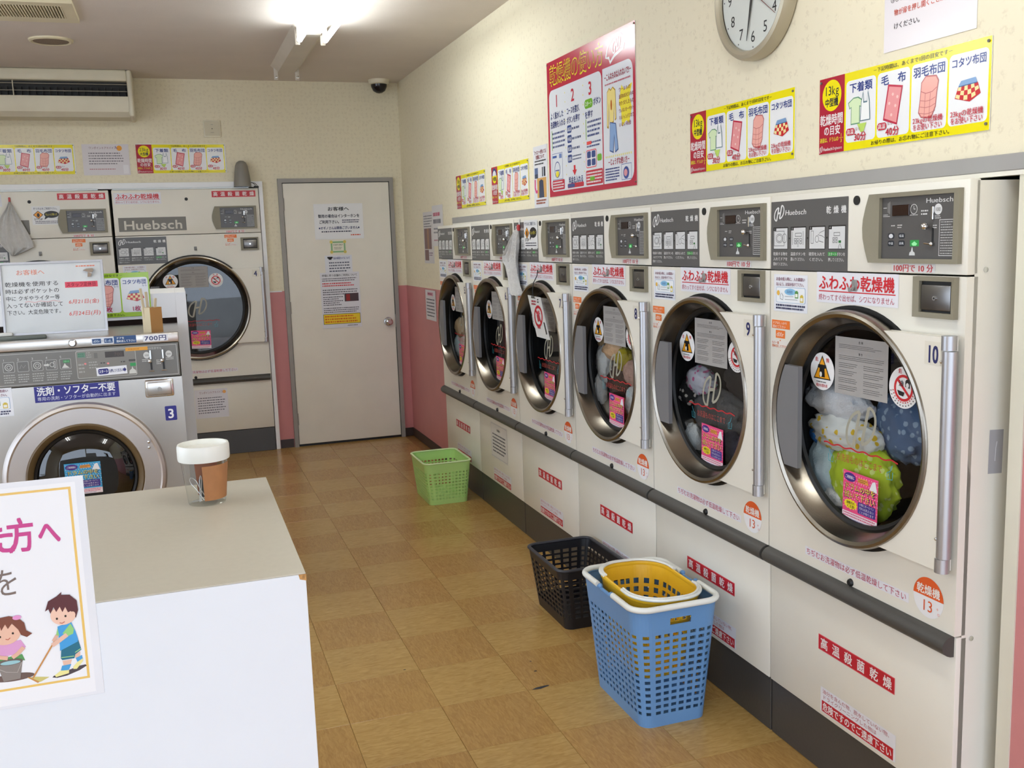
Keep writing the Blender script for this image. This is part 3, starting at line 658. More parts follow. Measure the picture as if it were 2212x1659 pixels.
    cb = MB().frame([(qx,qz),(qx+qw,qz),(qx+qw,qz+qh),(qx,qz+qh)], [(qx+.018,qz+.012),(qx+qw-.010,qz+.012),(qx+qw-.010,qz+qh-.010),(qx+.018,qz+qh-.010)], -.014, .001, -.012).build('coin_box', TAUPE, t)
    MB().box(qx+.017, qx+qw-.009, -.003, -.0005, qz+.011, qz+qh-.009).build('coin_recess_shade', BLACK, cb, smooth=False)  # black plate paints the shade of the recess around the drawer
    MB().rbox(qx+.022, qx+qw-.014, -.010, -.002, qz+.017, qz+qh-.018, .003, 2).build('coin_drawer', mat('drawer_steel', '#7E7C7A', .28, metal=.9), cb)
    MB().cyl((qx+.066, -.0125, qz+.045), (qx+.066, -.010, qz+.045), .0055, 14).build('lock', CHROME, cb); MB().cyl((qx+.066, -.0131, qz+.045), (qx+.066, -.0124, qz+.045), .002, 8).build('keyhole', BLACK, cb)
    x, z = P['hole']; MB().cyl((x, -.003, z), (x, .001, z), .0115, 18).build('sight_plug', BLACK, t)
    x, z = P['lock']; MB().lathe([(0,-.008),(.007,-.008),(.0095,-.005),(.0105,0)], (x, 0, z), 'y', 16).build('panel_lock', BLACK, t)
    x, z = P['instr']; put(st_instr(), 'instruction_plate', x, z, -.0008, t, P_PLATE)
    x, z = P['slogan']; put(st_slogan(), 'slogan_sticker', x, z)
    x, z = P['price']; put(st_price(P['pt']), 'price_sticker', x, z)
    x, z = P['notice']; put(st_notice(), 'coin_notice_sticker', x, z)
    x, z = P['door']; put(st_door(), 'close_door_sticker', x, z)
    x, z = P['shrink']; put(st_shrink(), 'low_heat_sticker', x, z)
    x, z = P['kilo']; put(st_kilo(P['kg']), 'capacity_sticker', x, z)
    x, z = P['hot']; put(st_hot(), 'hot_drying_sticker', x, z, -.0008 if z > .6 else .005)
    if 'oil' in P: x, z = P['oil']; put(st_oil(), 'oil_warning_sticker', x, z, .005)
    if 'plate' in P:
        x, z = P['plate']; c = Cv().rect(0, 0, .454, .097, '#6F695C', 0).text('Huebsch', .03, .046, .088, '#CFC9B8', .40, bold=True); put(c, 'name_plate', x, z, -.001, t, P_PLATE)
    x, z = P['hook']
    MB().rbox(x-.010, x+.010, -.004, -.0009, z-.014, z+.014, .004, 2).tube([(x, -.004, z-.002), (x, -.010, z-.012), (x, -.017, z-.014), (x, -.019, z-.004)], .0035, 8).build('hook', mat('hook_grey', '#8E8C88', .35), t)
    return t
SMALL = dict(W=.743, top=1.628, seam=1.42, low=.597, kick=.171, cx=.3715, cz=1.02, R=.307, RG=.262, bar=(.545, .597), px=.727, pz0=.752, pz1=1.287, rx=.722, hx=.184, hz=.142,
    rules=(.266, 1.098), fire=(.212, 1.148), ban=(.528, 1.145), wipe=(.306, .764), mk=1.0, markz=1.018, line=(.222, .892), num=(.684, 1.249), n='10', bez=(.723, 1.446), coin=(.591, 1.324), hole=(.374, 1.599), lock=(.377, .607),
    instr=(.0045, 1.421), slogan=(.217, 1.339), price=(.504, 1.425), pt='100円で 10 分', notice=(.020, 1.304), door=(.011, 1.198), shrink=(.180, .626), kilo=(.656, .662), kg='13', hot=(.237, .366), oil=(.250, .187), hook=(.372, 1.388))
BX = 1.995
LARGE = dict(W=1.008, top=1.963, seam=1.642, low=.590, kick=.178, cx=BX-1.478, cz=1.11, R=.376, RG=.330, bar=(.542, .588), px=BX-1.003, pz0=.838, pz1=1.385, rx=BX-1.006, hx=.25, hz=.17,
    rules=(BX-1.592, 1.258), fire=(BX-1.651, 1.309), ban=(BX-1.335, 1.306), wipe=(BX-1.540, .811), mk=1.15, markz=1.111, line=(BX-1.62, .95), num=(BX-1.053, 1.346), n='4', bez=(BX-1.015, 1.673), coin=(BX-1.141, 1.516), hole=(BX-1.496, 1.893), lock=(BX-1.53, .600),
    instr=(.004, 1.442), slogan=(BX-1.979, 1.864), price=(BX-1.244, 1.645), pt='100円で 8 分', notice=(BX-1.962, 1.330), door=(BX-1.252, 1.552), shrink=(BX-1.64, .628), kilo=(BX-1.077, .910), kg='23', hot=(BX-1.319, 1.902), plate=(BX-1.963, 1.673), hook=(BX-1.46, 1.54))
RP = -PI/2
d10 = build_dryer(SMALL); d10.rotation_euler = (0, 0, RP); d10.location = (0, .743, 0)
# what shows on the free side of the nearest dryer
for yy, zz in ((.05, 1.432), (.048, .586)): MB().cyl((.7395, yy, zz), (.742, yy, zz), .006, 12).build('side_screw', CHROME, d10)
Cv().poly([(.078,.972),(.118,.970),(.119,1.071),(.079,1.073)], '#A9A7AA', 0).path([(.097,1.0),(.098,1.03),(.101,1.045)], .002, '#D8D8DC', 1).make('tape_patch', d10, (.7405, 0, 0), (PI/2, 0, PI/2), P_LAM)
tag(d10, 'cream tumble dryer numbered 10 holding lime green and white laundry, nearest in the right row', 'dryer', 'thirteen kilo dryers in the right hand row')
ROW = {'10': d10}
DESC = {'9': 'cream tumble dryer numbered 9 holding dark and floral laundry, behind the blue basket', '8': 'cream tumble dryer numbered 8 with white, peach and yellow laundry, behind the black basket',
        '7': 'cream tumble dryer numbered 7, empty, with a card hanging over its door', '6': 'cream tumble dryer numbered 6, empty, with a paper notice taped on its lower panel', '5': 'cream tumble dryer numbered 5, farthest in the right row next to the pink wall'}
for k, n in enumerate('98765', 1):
    d = copy_tree(d10); d.location = (0, .743*(k+1), 0); ROW[n] = d
    for ch in list(d.children):
        if ch.name.startswith(('side_screw', 'tape_patch')): bpy.data.objects.remove(ch); continue
        if n == '6' and ch.name.startswith(('hot_drying', )): bpy.data.objects.remove(ch); continue
        if ch.name.startswith('door') and len(ch.children):
            for g in list(ch.children):
                if g.name.startswith('number_sticker'):
                    loc = g.location.copy(); bpy.data.objects.remove(g); st_number(n).make('number_sticker', ch, loc, FRONT)
    tag(d, DESC[n], 'dryer', 'thirteen kilo dryers in the right hand row')
# extra sheets on single dryers
c = Cv().rect(0, 0, .285, .20, '#DDDAD4', 0).box(.006, .006, .273, .188, .0015, '#9A9AA0').text('お客様へ', .14, .165, .016, '#3A3A3E', None, 'c', 3, True).bars(.03, .03, .225, .115, '#5A5A5E', 6, 2, 81, .4)
o = c.make('taped_notice', ROW['6'], (.222, .0045, .318), FRONT, P_PAPER)
st_stop(.185, .132).make('wait_sticker', ROW['7'], (.155, -.002, 1.486), FRONT)
d4 = build_dryer(LARGE); d4.location = (-1.995, 5.80, 0)
c = Cv().rect(0, 0, .235, .215, '#DFDCE2', 0).text('ワンポイントアドバイス', .118, .19, .02, '#8A3040', .17, 'c', 3).ell(.212, .19, .012, .012, '#E8A030').bars(.02, .03, .195, .13, '#6A6670', 7, 2, 82, .35)
c.make('advice_sheet', d4, (.445, .005, .290), FRONT, P_LAM)
MB().rbox(.01, .94, -.002, .03, 1.9635, 1.972, .001, 1).build('top_strip', mat('galvanised', '#B9BDBC', .35, metal=.6), d4)
tag(d4, 'large cream tumble dryer numbered 4 with a blue reflecting round door beside the staff door', 'dryer', 'twenty-three kilo dryers in the back wall')
d3 = copy_tree(d4); d3.location = (-1.995-1.022, 5.80, 0)
for ch in list(d3.children):
    if ch.name.startswith(('advice_sheet', 'slogan')): bpy.data.objects.remove(ch); continue
    if ch.name.startswith('door') and len(ch.children):
        for g in list(ch.children):
            if g.name.startswith('number_sticker'): bpy.data.objects.remove(g)
st_slogan().make('slogan_sticker', d3, (.016, -.0008, 1.864), FRONT)
st_stop(.18, .125).make('wait_sticker', d3, (.507, -.002, 1.737), FRONT)
tag(d3, 'large cream tumble dryer behind the whiteboard, with a hanging towel and a STOP sticker', 'dryer', 'twenty-three kilo dryers in the back wall')

# ------------------------------------------------------------------ washer
WX0, WX1, WY = -2.372, -1.625, 2.22
ws = empty('washing_machine', ((WX0+WX1)/2, WY, 0))
def wp(mb, n, m, p=None, **k):
    o = mb.build(n, m, p or ws, **k)
    if p is None: o.location = (-(WX0+WX1)/2, -WY, 0)
    return o
wcx, wcz = -1.99, .705
wp(MB().box(WX0, WX1, WY+.03, 3.10, .0, 1.185, skip=('f',)), 'case', STEEL, smooth=False)
wp(panel_hole(MB(), WX0, WX1, .12, 1.057, wcx, wcz, .262, WY, WY+.04), 'front_panel', STEEL)
wp(MB().rbox(WX0, WX1, WY+.012, WY+.06, 0, .117, .002, 1), 'kick_plate', KICK)
wp(MB().rbox(WX0, WX1, WY-.004, WY+.05, 1.190, 1.226, .003), 'top_rail', STEEL)
wp(MB().box(WX0, WX1, WY+.05, 3.10, 1.186, 1.200), 'top_plate', STEEL, smooth=False)
cp = wp(MB().rbox(WX0+.004, WX1-.003, WY-.003, WY+.04, 1.060, 1.188, .003), 'control_panel', mat('panel_grey', '#77756F', .4))
ld = wp(MB().lathe([(.262,.03),(.283,.012),(.284,-.014),(.278,-.024),(.268,-.0285),(.264,-.0265),(.262,-.0255),(.206,-.0255),(.203,-.024)], (wcx, WY, wcz), 'y', 72), 'door', mat('satin_door_steel', '#C9C3BF', .42, metal=.9, var=.03), angle=20)
def wc(mb, n, m, p, **k): return mb.build(n, m, p, **k)
wc(MB().lathe([(.204,-.0245),(.199,-.028),(.188,-.020),(.178,-.006)], (wcx, WY, wcz), 'y', 64), 'door_seal', mat('olive_rubber', '#6A5637', .5), ld)
wc(MB().lathe([(.180,-.010),(.176,-.016),(.168,-.012),(.168,.01)], (wcx, WY, wcz), 'y', 64), 'inner_ring', BLACK, ld)
wc(MB().lathe([(.170,-.008),(.15,-.022),(.11,-.034),(.06,-.041),(0,-.043)], (wcx, WY, wcz), 'y', 48), 'glass', glass_mat('washer_glass', (.35,.33,.31), 1.5, .015, .04), ld)
for zz in (.82, .799): wc(MB().sphere((-1.763, WY-.031, zz), .006, 10), 'screw', CHROME, ld)
wp(MB().lathe([(.20,.02),(.25,.06),(.25,.45),(0,.46)], (wcx, WY, wcz), 'y', 40), 'drum', DRUM)
cbw = wp(MB().rbox(-1.760, -1.657, WY-.012, WY+.02, .985, 1.052, .006, 2), 'coin_box', CHROME)
wc(MB().rbox(-1.752, -1.665, WY-.019, WY-.008, .993, 1.044, .004, 2), 'coin_drawer', STEEL, cbw)
wc(MB().cyl((-1.708, WY-.024, 1.017), (-1.708, WY-.018, 1.017), .008, 16), 'lock', CHROME, cbw)
wp(MB().lathe([(0,-.016),(.010,-.016),(.0135,-.010),(.015,-.001)], (-1.994, WY-.004, 1.209), 'y', 18), 'top_lock', CHROME)
def wput(c, n, x, z, y, par=None, m=P_STICK):
    if par is None: o = c.make(n, ws, (x-(WX0+WX1)/2, y-WY, z), FRONT, m)
    else: o = c.make(n, par, (x, y, z), FRONT, m)
    return o
g = '#D2D2CC'
c = Cv().rect(0, 0, .735, .122, '#74726D', 0).box(.004, .004, .727, .114, .0016, '#C2C2BC')
for i in range(5):
    x = .122+.047*i+.012; c.rrect(x, .052, .038, .038, .004, '#B8B8B2', 1).rrect(x+.0015, .0535, .035, .035, .003, '#6A6864', 2); c.text(str(i+1), x+.002, .098, .011, g); c.bars(x, .012, .038, .034, '#B4B4AE', 4, 2, 90+i, .38)
    if i in (0, 2): c.ring(x+.019, .071, .012, .012, .002, g, 3).ring(x+.019, .071, .006, .006, .0015, g, 3)
    if i == 1: c.path([(x+.008,.064),(x+.014,.078),(x+.02,.066),(x+.028,.076)], .0015, '#9A9A94', 3)
    if i == 3: c.poly([(x-.006,.068),(x+.006,.068),(x+.006,.064),(x+.012,.071),(x+.006,.078),(x+.006,.074),(x-.006,.074)], g, 3).ring(x+.021, .071, .007, .008, .0018, g, 3).box(x+.027, .058, .006, .026, .0015, g, 3)
    if i == 4: c.rect(x+.012, .075, .022, .010, '#2F8A48', 3).text('スタート', x+.023, .080, .007, '#CDEBD2', .019, 'c', 5).poly([(x+.006,.056),(x+.012,.065),(x+.017,.074),(x+.021,.066),(x+.032,.056)], g, 3)
c.rrect(.378, .012, .206, .102, .006, '#C8C8C0', 1).rrect(.3795, .0135, .203, .099, .005, '#827F78', 2)
c.rect(.384, .09, .026, .018, '#5E8A72', 3).bars(.386, .092, .022, .014, '#3E6A52', 2, 4, 96).bars(.414, .086, .02, .024, '#A5A39B', 3, 3, 97); c.rect(.44, .084, .012, .02, '#6E6B66', 3)
c.rect(.478, .084, .066, .022, '#3B332E', 3); c.text('700', .538, .095, .018, '#5A4A42', None, 'r', 4)
for x, y in ((.408,.066),(.486,.062)): c.ell(x, y, .004, .0035, '#F08A8A', 3)
c.bars(.384, .03, .02, .04, '#A8A6A0', 3, 3, 98).bars(.42, .045, .03, .03, '#A8A6A0', 3, 3, 99).bars(.46, .06, .018, .01, '#4A4844', 1, 3, 100).bars(.53, .06, .018, .01, '#4A4844', 1, 3, 101)
c.rect(.562, .046, .02, .012, '#2F9A52', 3); c.rrect(.558, .064, .024, .008, .003, '#4A4844', 3); c.poly([(.556,.018),(.558,.03),(.566,.036),(.568,.046),(.572,.036),(.580,.03),(.582,.018)], g, 3)
c.text('おつりは出ません', .64, .108, .010, g, .075, 'c', 3)
for x in (.622, .701): c.ell(x, .083, .0115, .0125, '#D8D8D4', 1)
c.text('100', .622, .083, .010, '#66645F', None, 'c', 3).text('500', .701, .083, .010, '#66645F', None, 'c', 3); c.bars(.605, .058, .028, .012, g, 2, 2, 102).bars(.69, .06, .028, .012, g, 2, 2, 103).bars(.655, .045, .018, .02, g, 3, 2, 104)
kp = wput(c, 'control_print', WX0+.006, 1.063, WY-.0034, None, P_PLATE)
for x in (-1.730, -1.686):
    wp(MB().rbox(x-.003, x+.003, WY-.010, WY-.003, 1.130, 1.165, .001, 1), 'coin_guide', CHROME); wp(MB().sphere((x-.004, WY-.014, 1.124), .008, 12), 'coin_knob', CHROME); wp(MB().box(x-.0035, x+.0035, WY-.0045, WY-.0036, 1.090, 1.118), 'coin_slot', BLACK, smooth=False)
    wp(MB().cyl((x-.009, WY-.010, 1.086), (x+.009, WY-.010, 1.086), .0022, 8), 'return_lever', CHROME)
wput(Cv().rect(0, 0, .106, .031, '#ECEEF4', 0).rrect(.006, .005, .036, .021, .006, '#2C2C7A', 1).text('スタート', .024, .0155, .014, '#F2F2F8', .032, 'c', 3, True).text('を押してください', .044, .0155, .014, '#2C2C6A', .047, bold=True).poly([(.092,.011),(.097,.011),(.097,.006),(.104,.0155),(.097,.025),(.097,.020),(.092,.020)], '#2C2C7A', 1), 'start_sticker', -1.922, 1.080, WY-.005).rotation_euler = (PI/2, -.03, 0)
wput(Cv().rect(0, 0, .078, .013, '#E2A030', 0).bars(.01, .002, .05, .009, '#C88418', 1, 1, 105), 'orange_tape', -1.816, 1.166, WY-.005)
c = Cv().rect(0, 0, .288, .059, '#2B2A86', 0).text('洗剤・ソフター不要', .008, .040, .034, '#EEF0F6', .268, bold=True).text('専用の洗剤・ソフターが自動的に出ます', .008, .013, .0155, '#D8DCF0', .268)
wput(c, 'detergent_sticker', -2.139, .997, WY-.001).rotation_euler = (PI/2, -.0, 0)
wput(Cv().rrect(0, 0, .042, .056, .004, '#2B2A86', 0).text('3', .021, .028, .050, '#F2F2F6', None, 'c', 2, True), 'number_sticker', -1.696, .890, WY-.001)
wput(st_notice(.16, .106), 'coin_notice_sticker', -2.372, .957, WY-.001)
wput(Cv().rect(0, 0, .088, .025, '#E9EBF0', 0).text('700円', .044, .0125, .022, '#262A66', .080, 'c', 2, True), 'price_sticker', -1.751, 1.197, WY-.0055)
wput(Cv().rect(0, 0, .075, .026, '#DCE2EA', 0).rect(.003, .004, .030, .017, '#234A7E', 1).text('d00r', .018, .0125, .013, '#CFE0F0', .024, 'c', 2).text('または', .038, .0125, .008, '#234A7E', .008, 'c').rect(.044, .004, .029, .017, '#234A7E', 1).text('E-dL', .0585, .0125, .013, '#CFE0F0', .024, 'c', 2).rect(.077, -.001, .078, .028, '#234A7E', 0).text('ドアを', .086, .019, .0095, '#EAF0F6', None, 'l', 2, True).text('閉め直して下さい', .086, .0075, .0095, '#EAF0F6', .066, 'l', 2, True), 'close_door_sticker', -1.930, 1.1975, WY-.0055)
wput(st_wipe(.124, .118, '#3FA4D6'), 'wipe_drum_sticker', -2.061, .650, WY-.046, ld)
tag(ws, 'stainless steel front loading washing machine numbered 3 with a round dark door', 'washer')
# ------------------------------------------------------------------ low white wall behind the washer
pt = empty('washer_surround', (-1.6, 3.13, 0))
def pp(mb, n, m): return mb.build(n, m, pt, smooth=False, loc=(1.6, -3.13, 0))
pp(MB().box(-1.625, -1.578, 3.125, 3.75, 0, 1.338), 'end_panel', PIPE); pp(MB().box(-3.4, -1.6255, 3.125, 3.165, 1.224, 1.338), 'front_board', PIPE)
pp(MB().box(-3.4, -1.6255, 3.125, 3.165, 0, 1.190), 'lower_board', PIPE); pp(MB().box(-3.4, -1.6255, 3.30, 3.34, 1.10, 1.30), 'inner_board', mat('brown_board', '#4A352A', .7)); pp(MB().box(-3.4, -1.6255, 3.166, 3.75, 1.30, 1.338), 'top_board', PIPE); pp(MB().box(-3.4, -1.6255, 3.71, 3.75, 0, 1.2995), 'back_board', PIPE)
tag(pt, 'low white boxed wall standing behind the washing machine', 'partition')
# ------------------------------------------------------------------ time guide signs
def shirt(c, x, y, s, l=3):
    c.poly([(x-.5*s,y+.35*s),(x-.2*s,y+.5*s),(x+.05*s,y+.5*s),(x+.32*s,y+.35*s),(x+.22*s,y+.12*s),(x+.14*s,y+.16*s),(x+.14*s,y-.42*s),(x-.34*s,y-.42*s),(x-.34*s,y+.16*s),(x-.42*s,y+.12*s)], '#6A9A7A', l); c.poly([(x-.46*s,y+.33*s),(x-.2*s,y+.46*s),(x+.03*s,y+.46*s),(x+.28*s,y+.33*s),(x+.2*s,y+.16*s),(x+.11*s,y+.2*s),(x+.11*s,y-.38*s),(x-.31*s,y-.38*s),(x-.31*s,y+.2*s),(x-.4*s,y+.16*s)], '#D8EBC0', l+1)
    X = x+.42*s; Y = y+.1*s
    c.poly([(X-.26*s,Y-.45*s),(X-.22*s,Y+.2*s),(X-.12*s,Y+.55*s),(X-.08*s,Y+.2*s),(X+.08*s,Y+.2*s),(X+.12*s,Y+.55*s),(X+.22*s,Y+.2*s),(X+.26*s,Y-.45*s)], '#5A7A88', l+2); c.poly([(X-.23*s,Y-.42*s),(X-.19*s,Y+.18*s),(X-.12*s,Y+.45*s),(X-.10*s,Y+.15*s),(X+.10*s,Y+.15*s),(X+.12*s,Y+.45*s),(X+.19*s,Y+.18*s),(X+.23*s,Y-.42*s)], '#F2F4F4', l+3)
    c.poly([(x+.02*s,y-.42*s),(x+.5*s,y-.42*s),(x+.34*s,y-.72*s),(x+.2*s,y-.72*s)], '#BEDC6A', l+4)
def blanket(c, x, y, s, l=3):
    c.poly([(x-.22*s,y+.62*s),(x+.42*s,y+.5*s),(x+.2*s,y-.62*s),(x-.42*s,y-.42*s)], '#C02A48', l); c.poly([(x-.17*s,y+.55*s),(x+.36*s,y+.45*s),(x+.17*s,y-.55*s),(x-.36*s,y-.37*s)], '#E99A9C', l+1)
    for a, b in ((0,.3),(-.15,.05),(.12,-.05),(-.05,-.3),(.2,.2)): c.ell(x+a*s, y+b*s, .05*s, .05*s, '#F6C8C6', l+2, 6)
def futon(c, x, y, s, l=3):
    c.poly([(x-.3*s,y+.45*s),(x-.12*s,y+.62*s),(x+.3*s,y+.58*s),(x+.4*s,y+.42*s),(x+.34*s,y+.1*s),(x+.3*s,y-.3*s),(x+.14*s,y-.6*s),(x-.28*s,y-.55*s),(x-.4*s,y-.4*s),(x-.34*s,y)], '#C07070', l); c.poly([(x-.27*s,y+.43*s),(x-.11*s,y+.58*s),(x+.28*s,y+.54*s),(x+.36*s,y+.41*s),(x+.31*s,y+.1*s),(x+.27*s,y-.28*s),(x+.12*s,y-.56*s),(x-.26*s,y-.51*s),(x-.36*s,y-.38*s),(x-.31*s,y)], '#F0AFA4', l+1)
    c.path([(x-.3*s,y+.2*s),(x-.1*s,y+.12*s),(x+.15*s,y+.14*s),(x+.33*s,y+.24*s)], .02*s, '#C07070', l+2)
    for k in range(3): c.path([(x-.33*s,y-.05*s-.18*k*s),(x-.1*s,y-.1*s-.18*k*s),(x+.1*s,y-.09*s-.18*k*s),(x+.28*s,y-.03*s-.18*k*s)], .015*s, '#C07070', l+2)
    for k in (-.12, .08): c.path([(x+k*s,y+.12*s),(x+(k-.03)*s,y-.52*s)], .015*s, '#C07070', l+2)
def kotatsu(c, x, y, s, l=3):
    c.poly([(x-.44*s,y+.12*s),(x+.44*s,y+.18*s),(x+.58*s,y-.2*s),(x+.1*s,y-.42*s),(x-.58*s,y-.24*s)], '#C8242E', l)
    for i in range(6):
        for j in range(3):
            if (i+j) % 2: continue
            f = lambda a, b: (x+(-.42+.84*a)*s*(1+.3*b), y+(.12+.06*a-.34*b-.16*b*math.sin(a*PI))*s)
            c.poly([f(i/6,j/3),f((i+1)/6,j/3),f((i+1)/6,(j+1)/3*.98),f(i/6,(j+1)/3*.98)], '#F2DFA0', l+1)
    c.poly([(x-.42*s,y+.12*s),(x+.42*s,y+.16*s),(x+.34*s,y+.36*s),(x-.3*s,y+.32*s)], '#31598F', l+2); c.poly([(x-.42*s,y+.15*s),(x+.42*s,y+.19*s),(x+.34*s,y+.36*s),(x-.3*s,y+.32*s)], '#7FA2CE', l+3)
def time_sign(kg, size, cells, yel='#EFE100', top='－下記時間は、あくまで1回の目安です－', rainbow=False):
    w, h = .6, .2
    c = Cv().rect(0, 0, w, h, yel, 0).rect(0, 0, .106, h, '#B01E35', 1)
    c.ell(.053, .152, .040, .041, '#F2E200', 2, 32)
    if rainbow: c.ell(.053, .152, .040, .041, '#2A3A7A', 3, 24, 0, PI).ell(.053, .152, .030, .028, '#E6E6EA', 4, 24, 0, PI)
    else: c.text(kg, .053, .166, .034, '#1F2333', .062, 'c', 4)
    c.text(size, .053, .134, .024, '#1F2333', .056, 'c', 4, True)
    c.text('乾燥時間', .053, .089, .031, '#F0E2E4', .098, 'c', 3, True).text('の目安', .056, .060, .027, '#F0E2E4', .07, 'c', 3, True)
    c.text('適量は、ドラムの', .004, .036, .014, '#F0D83A', .08, 'l', 3, True).text('1', .095, .044, .013, '#F0D83A', None, 'c', 3, True).rect(.087, .0365, .016, .001, '#F0D83A', 3).text('3', .095, .030, .013, '#F0D83A', None, 'c', 3, True)
    h_logo(c, .009, .012, .014, .018, '#E8D0D4', 3); c.text('Huebsch', .018, .012, .012, '#EFE0E2', .04, 'l', 3, True).text('Originators', .059, .012, .011, '#EFE0E2', .04)
    c.text(top, .353, .189, .0125, '#2E2E20', .27, 'c', 3, True).text('お帰りの際は、お忘れ物にご注意下さい。', .353, .010, .0125, '#2E2E20', .28, 'c', 3, True)
    for i, (nm, ic, ln) in enumerate(cells):
        x = .113+.1215*i; c.rrect(x, .020, .116, .158, .012, '#EDEEF0', 1)
        c.text(nm, x+.058, .158, .026 if len(nm) < 5 else .023, '#2B3E86', min(.104, .03*len(nm)), 'c', 3, True)
        [shirt, blanket, futon, kotatsu][ic](c, x+(.046 if ic == 0 else .058), .096, .075 if ic == 0 else .066 if ic == 3 else .082)
        if ln[0] == 'h':
            c.rrect(x+.004, .038, .034, .018, .008, '#C2263C', 8).text('高温', x+.021, .047, .014, '#F4E6E8', None, 'c', 10, True).text('なら', x+.041, .052, .010, '#8A3A48', l=10); c.text(ln[1:], x+.036, .032, .024, '#C2263C', .048, 'l', 10, True)
        elif ln[0] == 'n': c.text('なら', x+.09, .14, .011, '#3A4A8A', l=10).text(ln[1:], x+.058, .036, .026, '#B82858', None, 'c', 10, True)
        else:
            c.text('23kgの乾燥機', x+.058, .046, .0165, '#C2263C', .098, 'c', 10, True).text('をお使い下さい', x+.058, .030, .0165, '#C2263C', .096, 'c', 10, True)
    return c
MID = [('下着類', 0, 'h30分'), ('毛　布', 1, 'h40分'), ('羽毛布団', 2, 's'), ('コタツ布団', 3, 's')]
BIG = [('下着類', 0, 'h30分'), ('毛　布', 1, 'h40分'), ('羽毛布団', 2, 'h40分'), ('コタツ布団', 3, 'h40分')]
SIGNP = mat('sign_board_white', '#E6E6E0', .35)
def wall_sign(name, cv, w, h, loc, rz, label, cat='sign', group=None, th=.003, pm=P_LAM, screws=True, tilt=0.0, back=None):
    """thin board: local x to the right, z up, facing -y; its print is a child"""
    b = MB().rbox(0, w, 0, th, 0, h, .0006, 1).build(name, back or SIGNP, None, smooth=False); b.location = loc; b.rotation_euler = (0, tilt, rz)
    cv.make('printing', b, (0, -.0003, 0), FRONT, pm)
    if screws:
        for x, z in ((.008, h-.01), (w-.008, h-.01), (w-.008, .014)): MB().cyl((x, -.0035, z), (x, -.0002, z), .0035, 8).build('screw', mat('screw_grey', '#77736A', .4, metal=.5), b)
    return tag(b, label, cat, group)
XS = XW-.0035
gs = 'yellow drying time signs'
wall_sign('drying_time_sign', time_sign('13kg', '中型機', MID), .6, .2, (XS, .655, 1.735), RP, 'yellow 13kg drying time sign above dryer 10, nearest on the right wall', group=gs)
wall_sign('drying_time_sign', time_sign('13kg', '中型機', MID), .6, .2, (XS, 1.370, 1.735), RP, 'yellow 13kg drying time sign above dryer 9, below the wall clock', group=gs)
wall_sign('drying_time_sign', time_sign('13kg', '中型機', MID, rainbow=True), .6, .2, (XS, 3.595, 1.728), RP, 'yellow drying time sign with a blue arc in its circle, beside the zipper poster', group=gs)
wall_sign('drying_time_sign', time_sign('13kg', '中型機', MID), .6, .2, (XS, 4.315, 1.730), RP, 'yellow drying time sign farthest along the right wall, above dryer 5', group=gs)
wall_sign('drying_time_sign', time_sign('23kg', '大型機', BIG), .61, .205, (-1.807, YB-.0035, 2.080), 0, 'yellow 23kg drying time sign on the back wall above dryer 4', group=gs)
wall_sign('drying_time_sign', time_sign('23kg', '大型機', BIG), .61, .205, (-2.815, YB-.0035, 2.080), 0, 'yellow drying time sign cut off at the left edge under the air conditioner', group=gs)
c = time_sign('', '', [('下着類', 0, 'n '), ('毛　布', 1, 'n '), ('羽毛布団', 2, 'n2枚'), ('コタツ布団', 3, 'n1枚')], '#A5CC2C')
wall_sign('drying_time_sign', c, .6, .2, (-2.333, 3.119, 1.239), 0, 'lime green drying sign standing behind the whiteboard on the white wall', screws=False)
# ------------------------------------------------------------------ large red poster
c = Cv(); w, h = .924, .612
c.rect(0, 0, w, h, '#B81C3C', 0).rrect(.022, .022, .59, .46, .035, '#DDE0E6', 1).rect(.3, .022, .312, .06, '#DDE0E6', 1).rrect(.622, .022, .28, .46, .045, '#DDE0E6', 1).rect(.622, .3, .06, .182, '#DDE0E6', 1).rect(.622, .022, .1, .1, '#DDE0E6', 1)
c.text('乾燥機の使い方', .035, .545, .098, '#F2E02C', .60, 'l', 3, True).text('乾燥機の使い方', .037, .545, .088, '#A01A34', .596, 'l', 4); c.path([(.66,.52),(.68,.56),(.73,.59),(.79,.59),(.84,.56),(.82,.53),(.74,.515),(.70,.495),(.69,.515)], .012, '#E8E8EA', 3, True)
h_logo(c, .76, .555, .07, .06, '#E8DADC', 4)
for i, x in enumerate((.115, .305, .495)): c.text(str(i+1), x, .430, .075, '#C0203C', None, 'c', 3, True)
c.text('よく脱水した', .035, .365, .033, '#24306E', .16, 'l', 3, True).text('洗濯物を入れる', .035, .325, .033, '#24306E', .18, 'l', 3, True); c.bars(.055, .215, .15, .08, '#3A4A80', 4, 3, 110).rect(.045, .21, .006, .09, '#8FB84A', 3)
c.text('コースを選び、', .232, .365, .033, '#24306E', .16, 'l', 3, True).text('ボタンを押す', .232, .325, .033, '#24306E', .15, 'l', 3, True)
for k, t in enumerate(('高温', '中温', '低温', '送風')):
    y = .285-.043*k; c.rrect(.235, y-.016, .048, .034, .008, '#28407E', 3).text(t, .259, y, .019, '#E4E8F0', None, 'c', 5, True); c.bars(.29, y-.012, .1, .024 if k < 3 else .028, '#4A5578', 1 if k < 3 else 2, 3, 112+k, .4)
c.poly([(.30,.125),(.30,.105),(.285,.105),(.31,.080),(.335,.105),(.32,.105),(.32,.125)], '#D02838', 3); c.text('料金を入れる', .24, .062, .033, '#24306E', .165, 'l', 3, True)
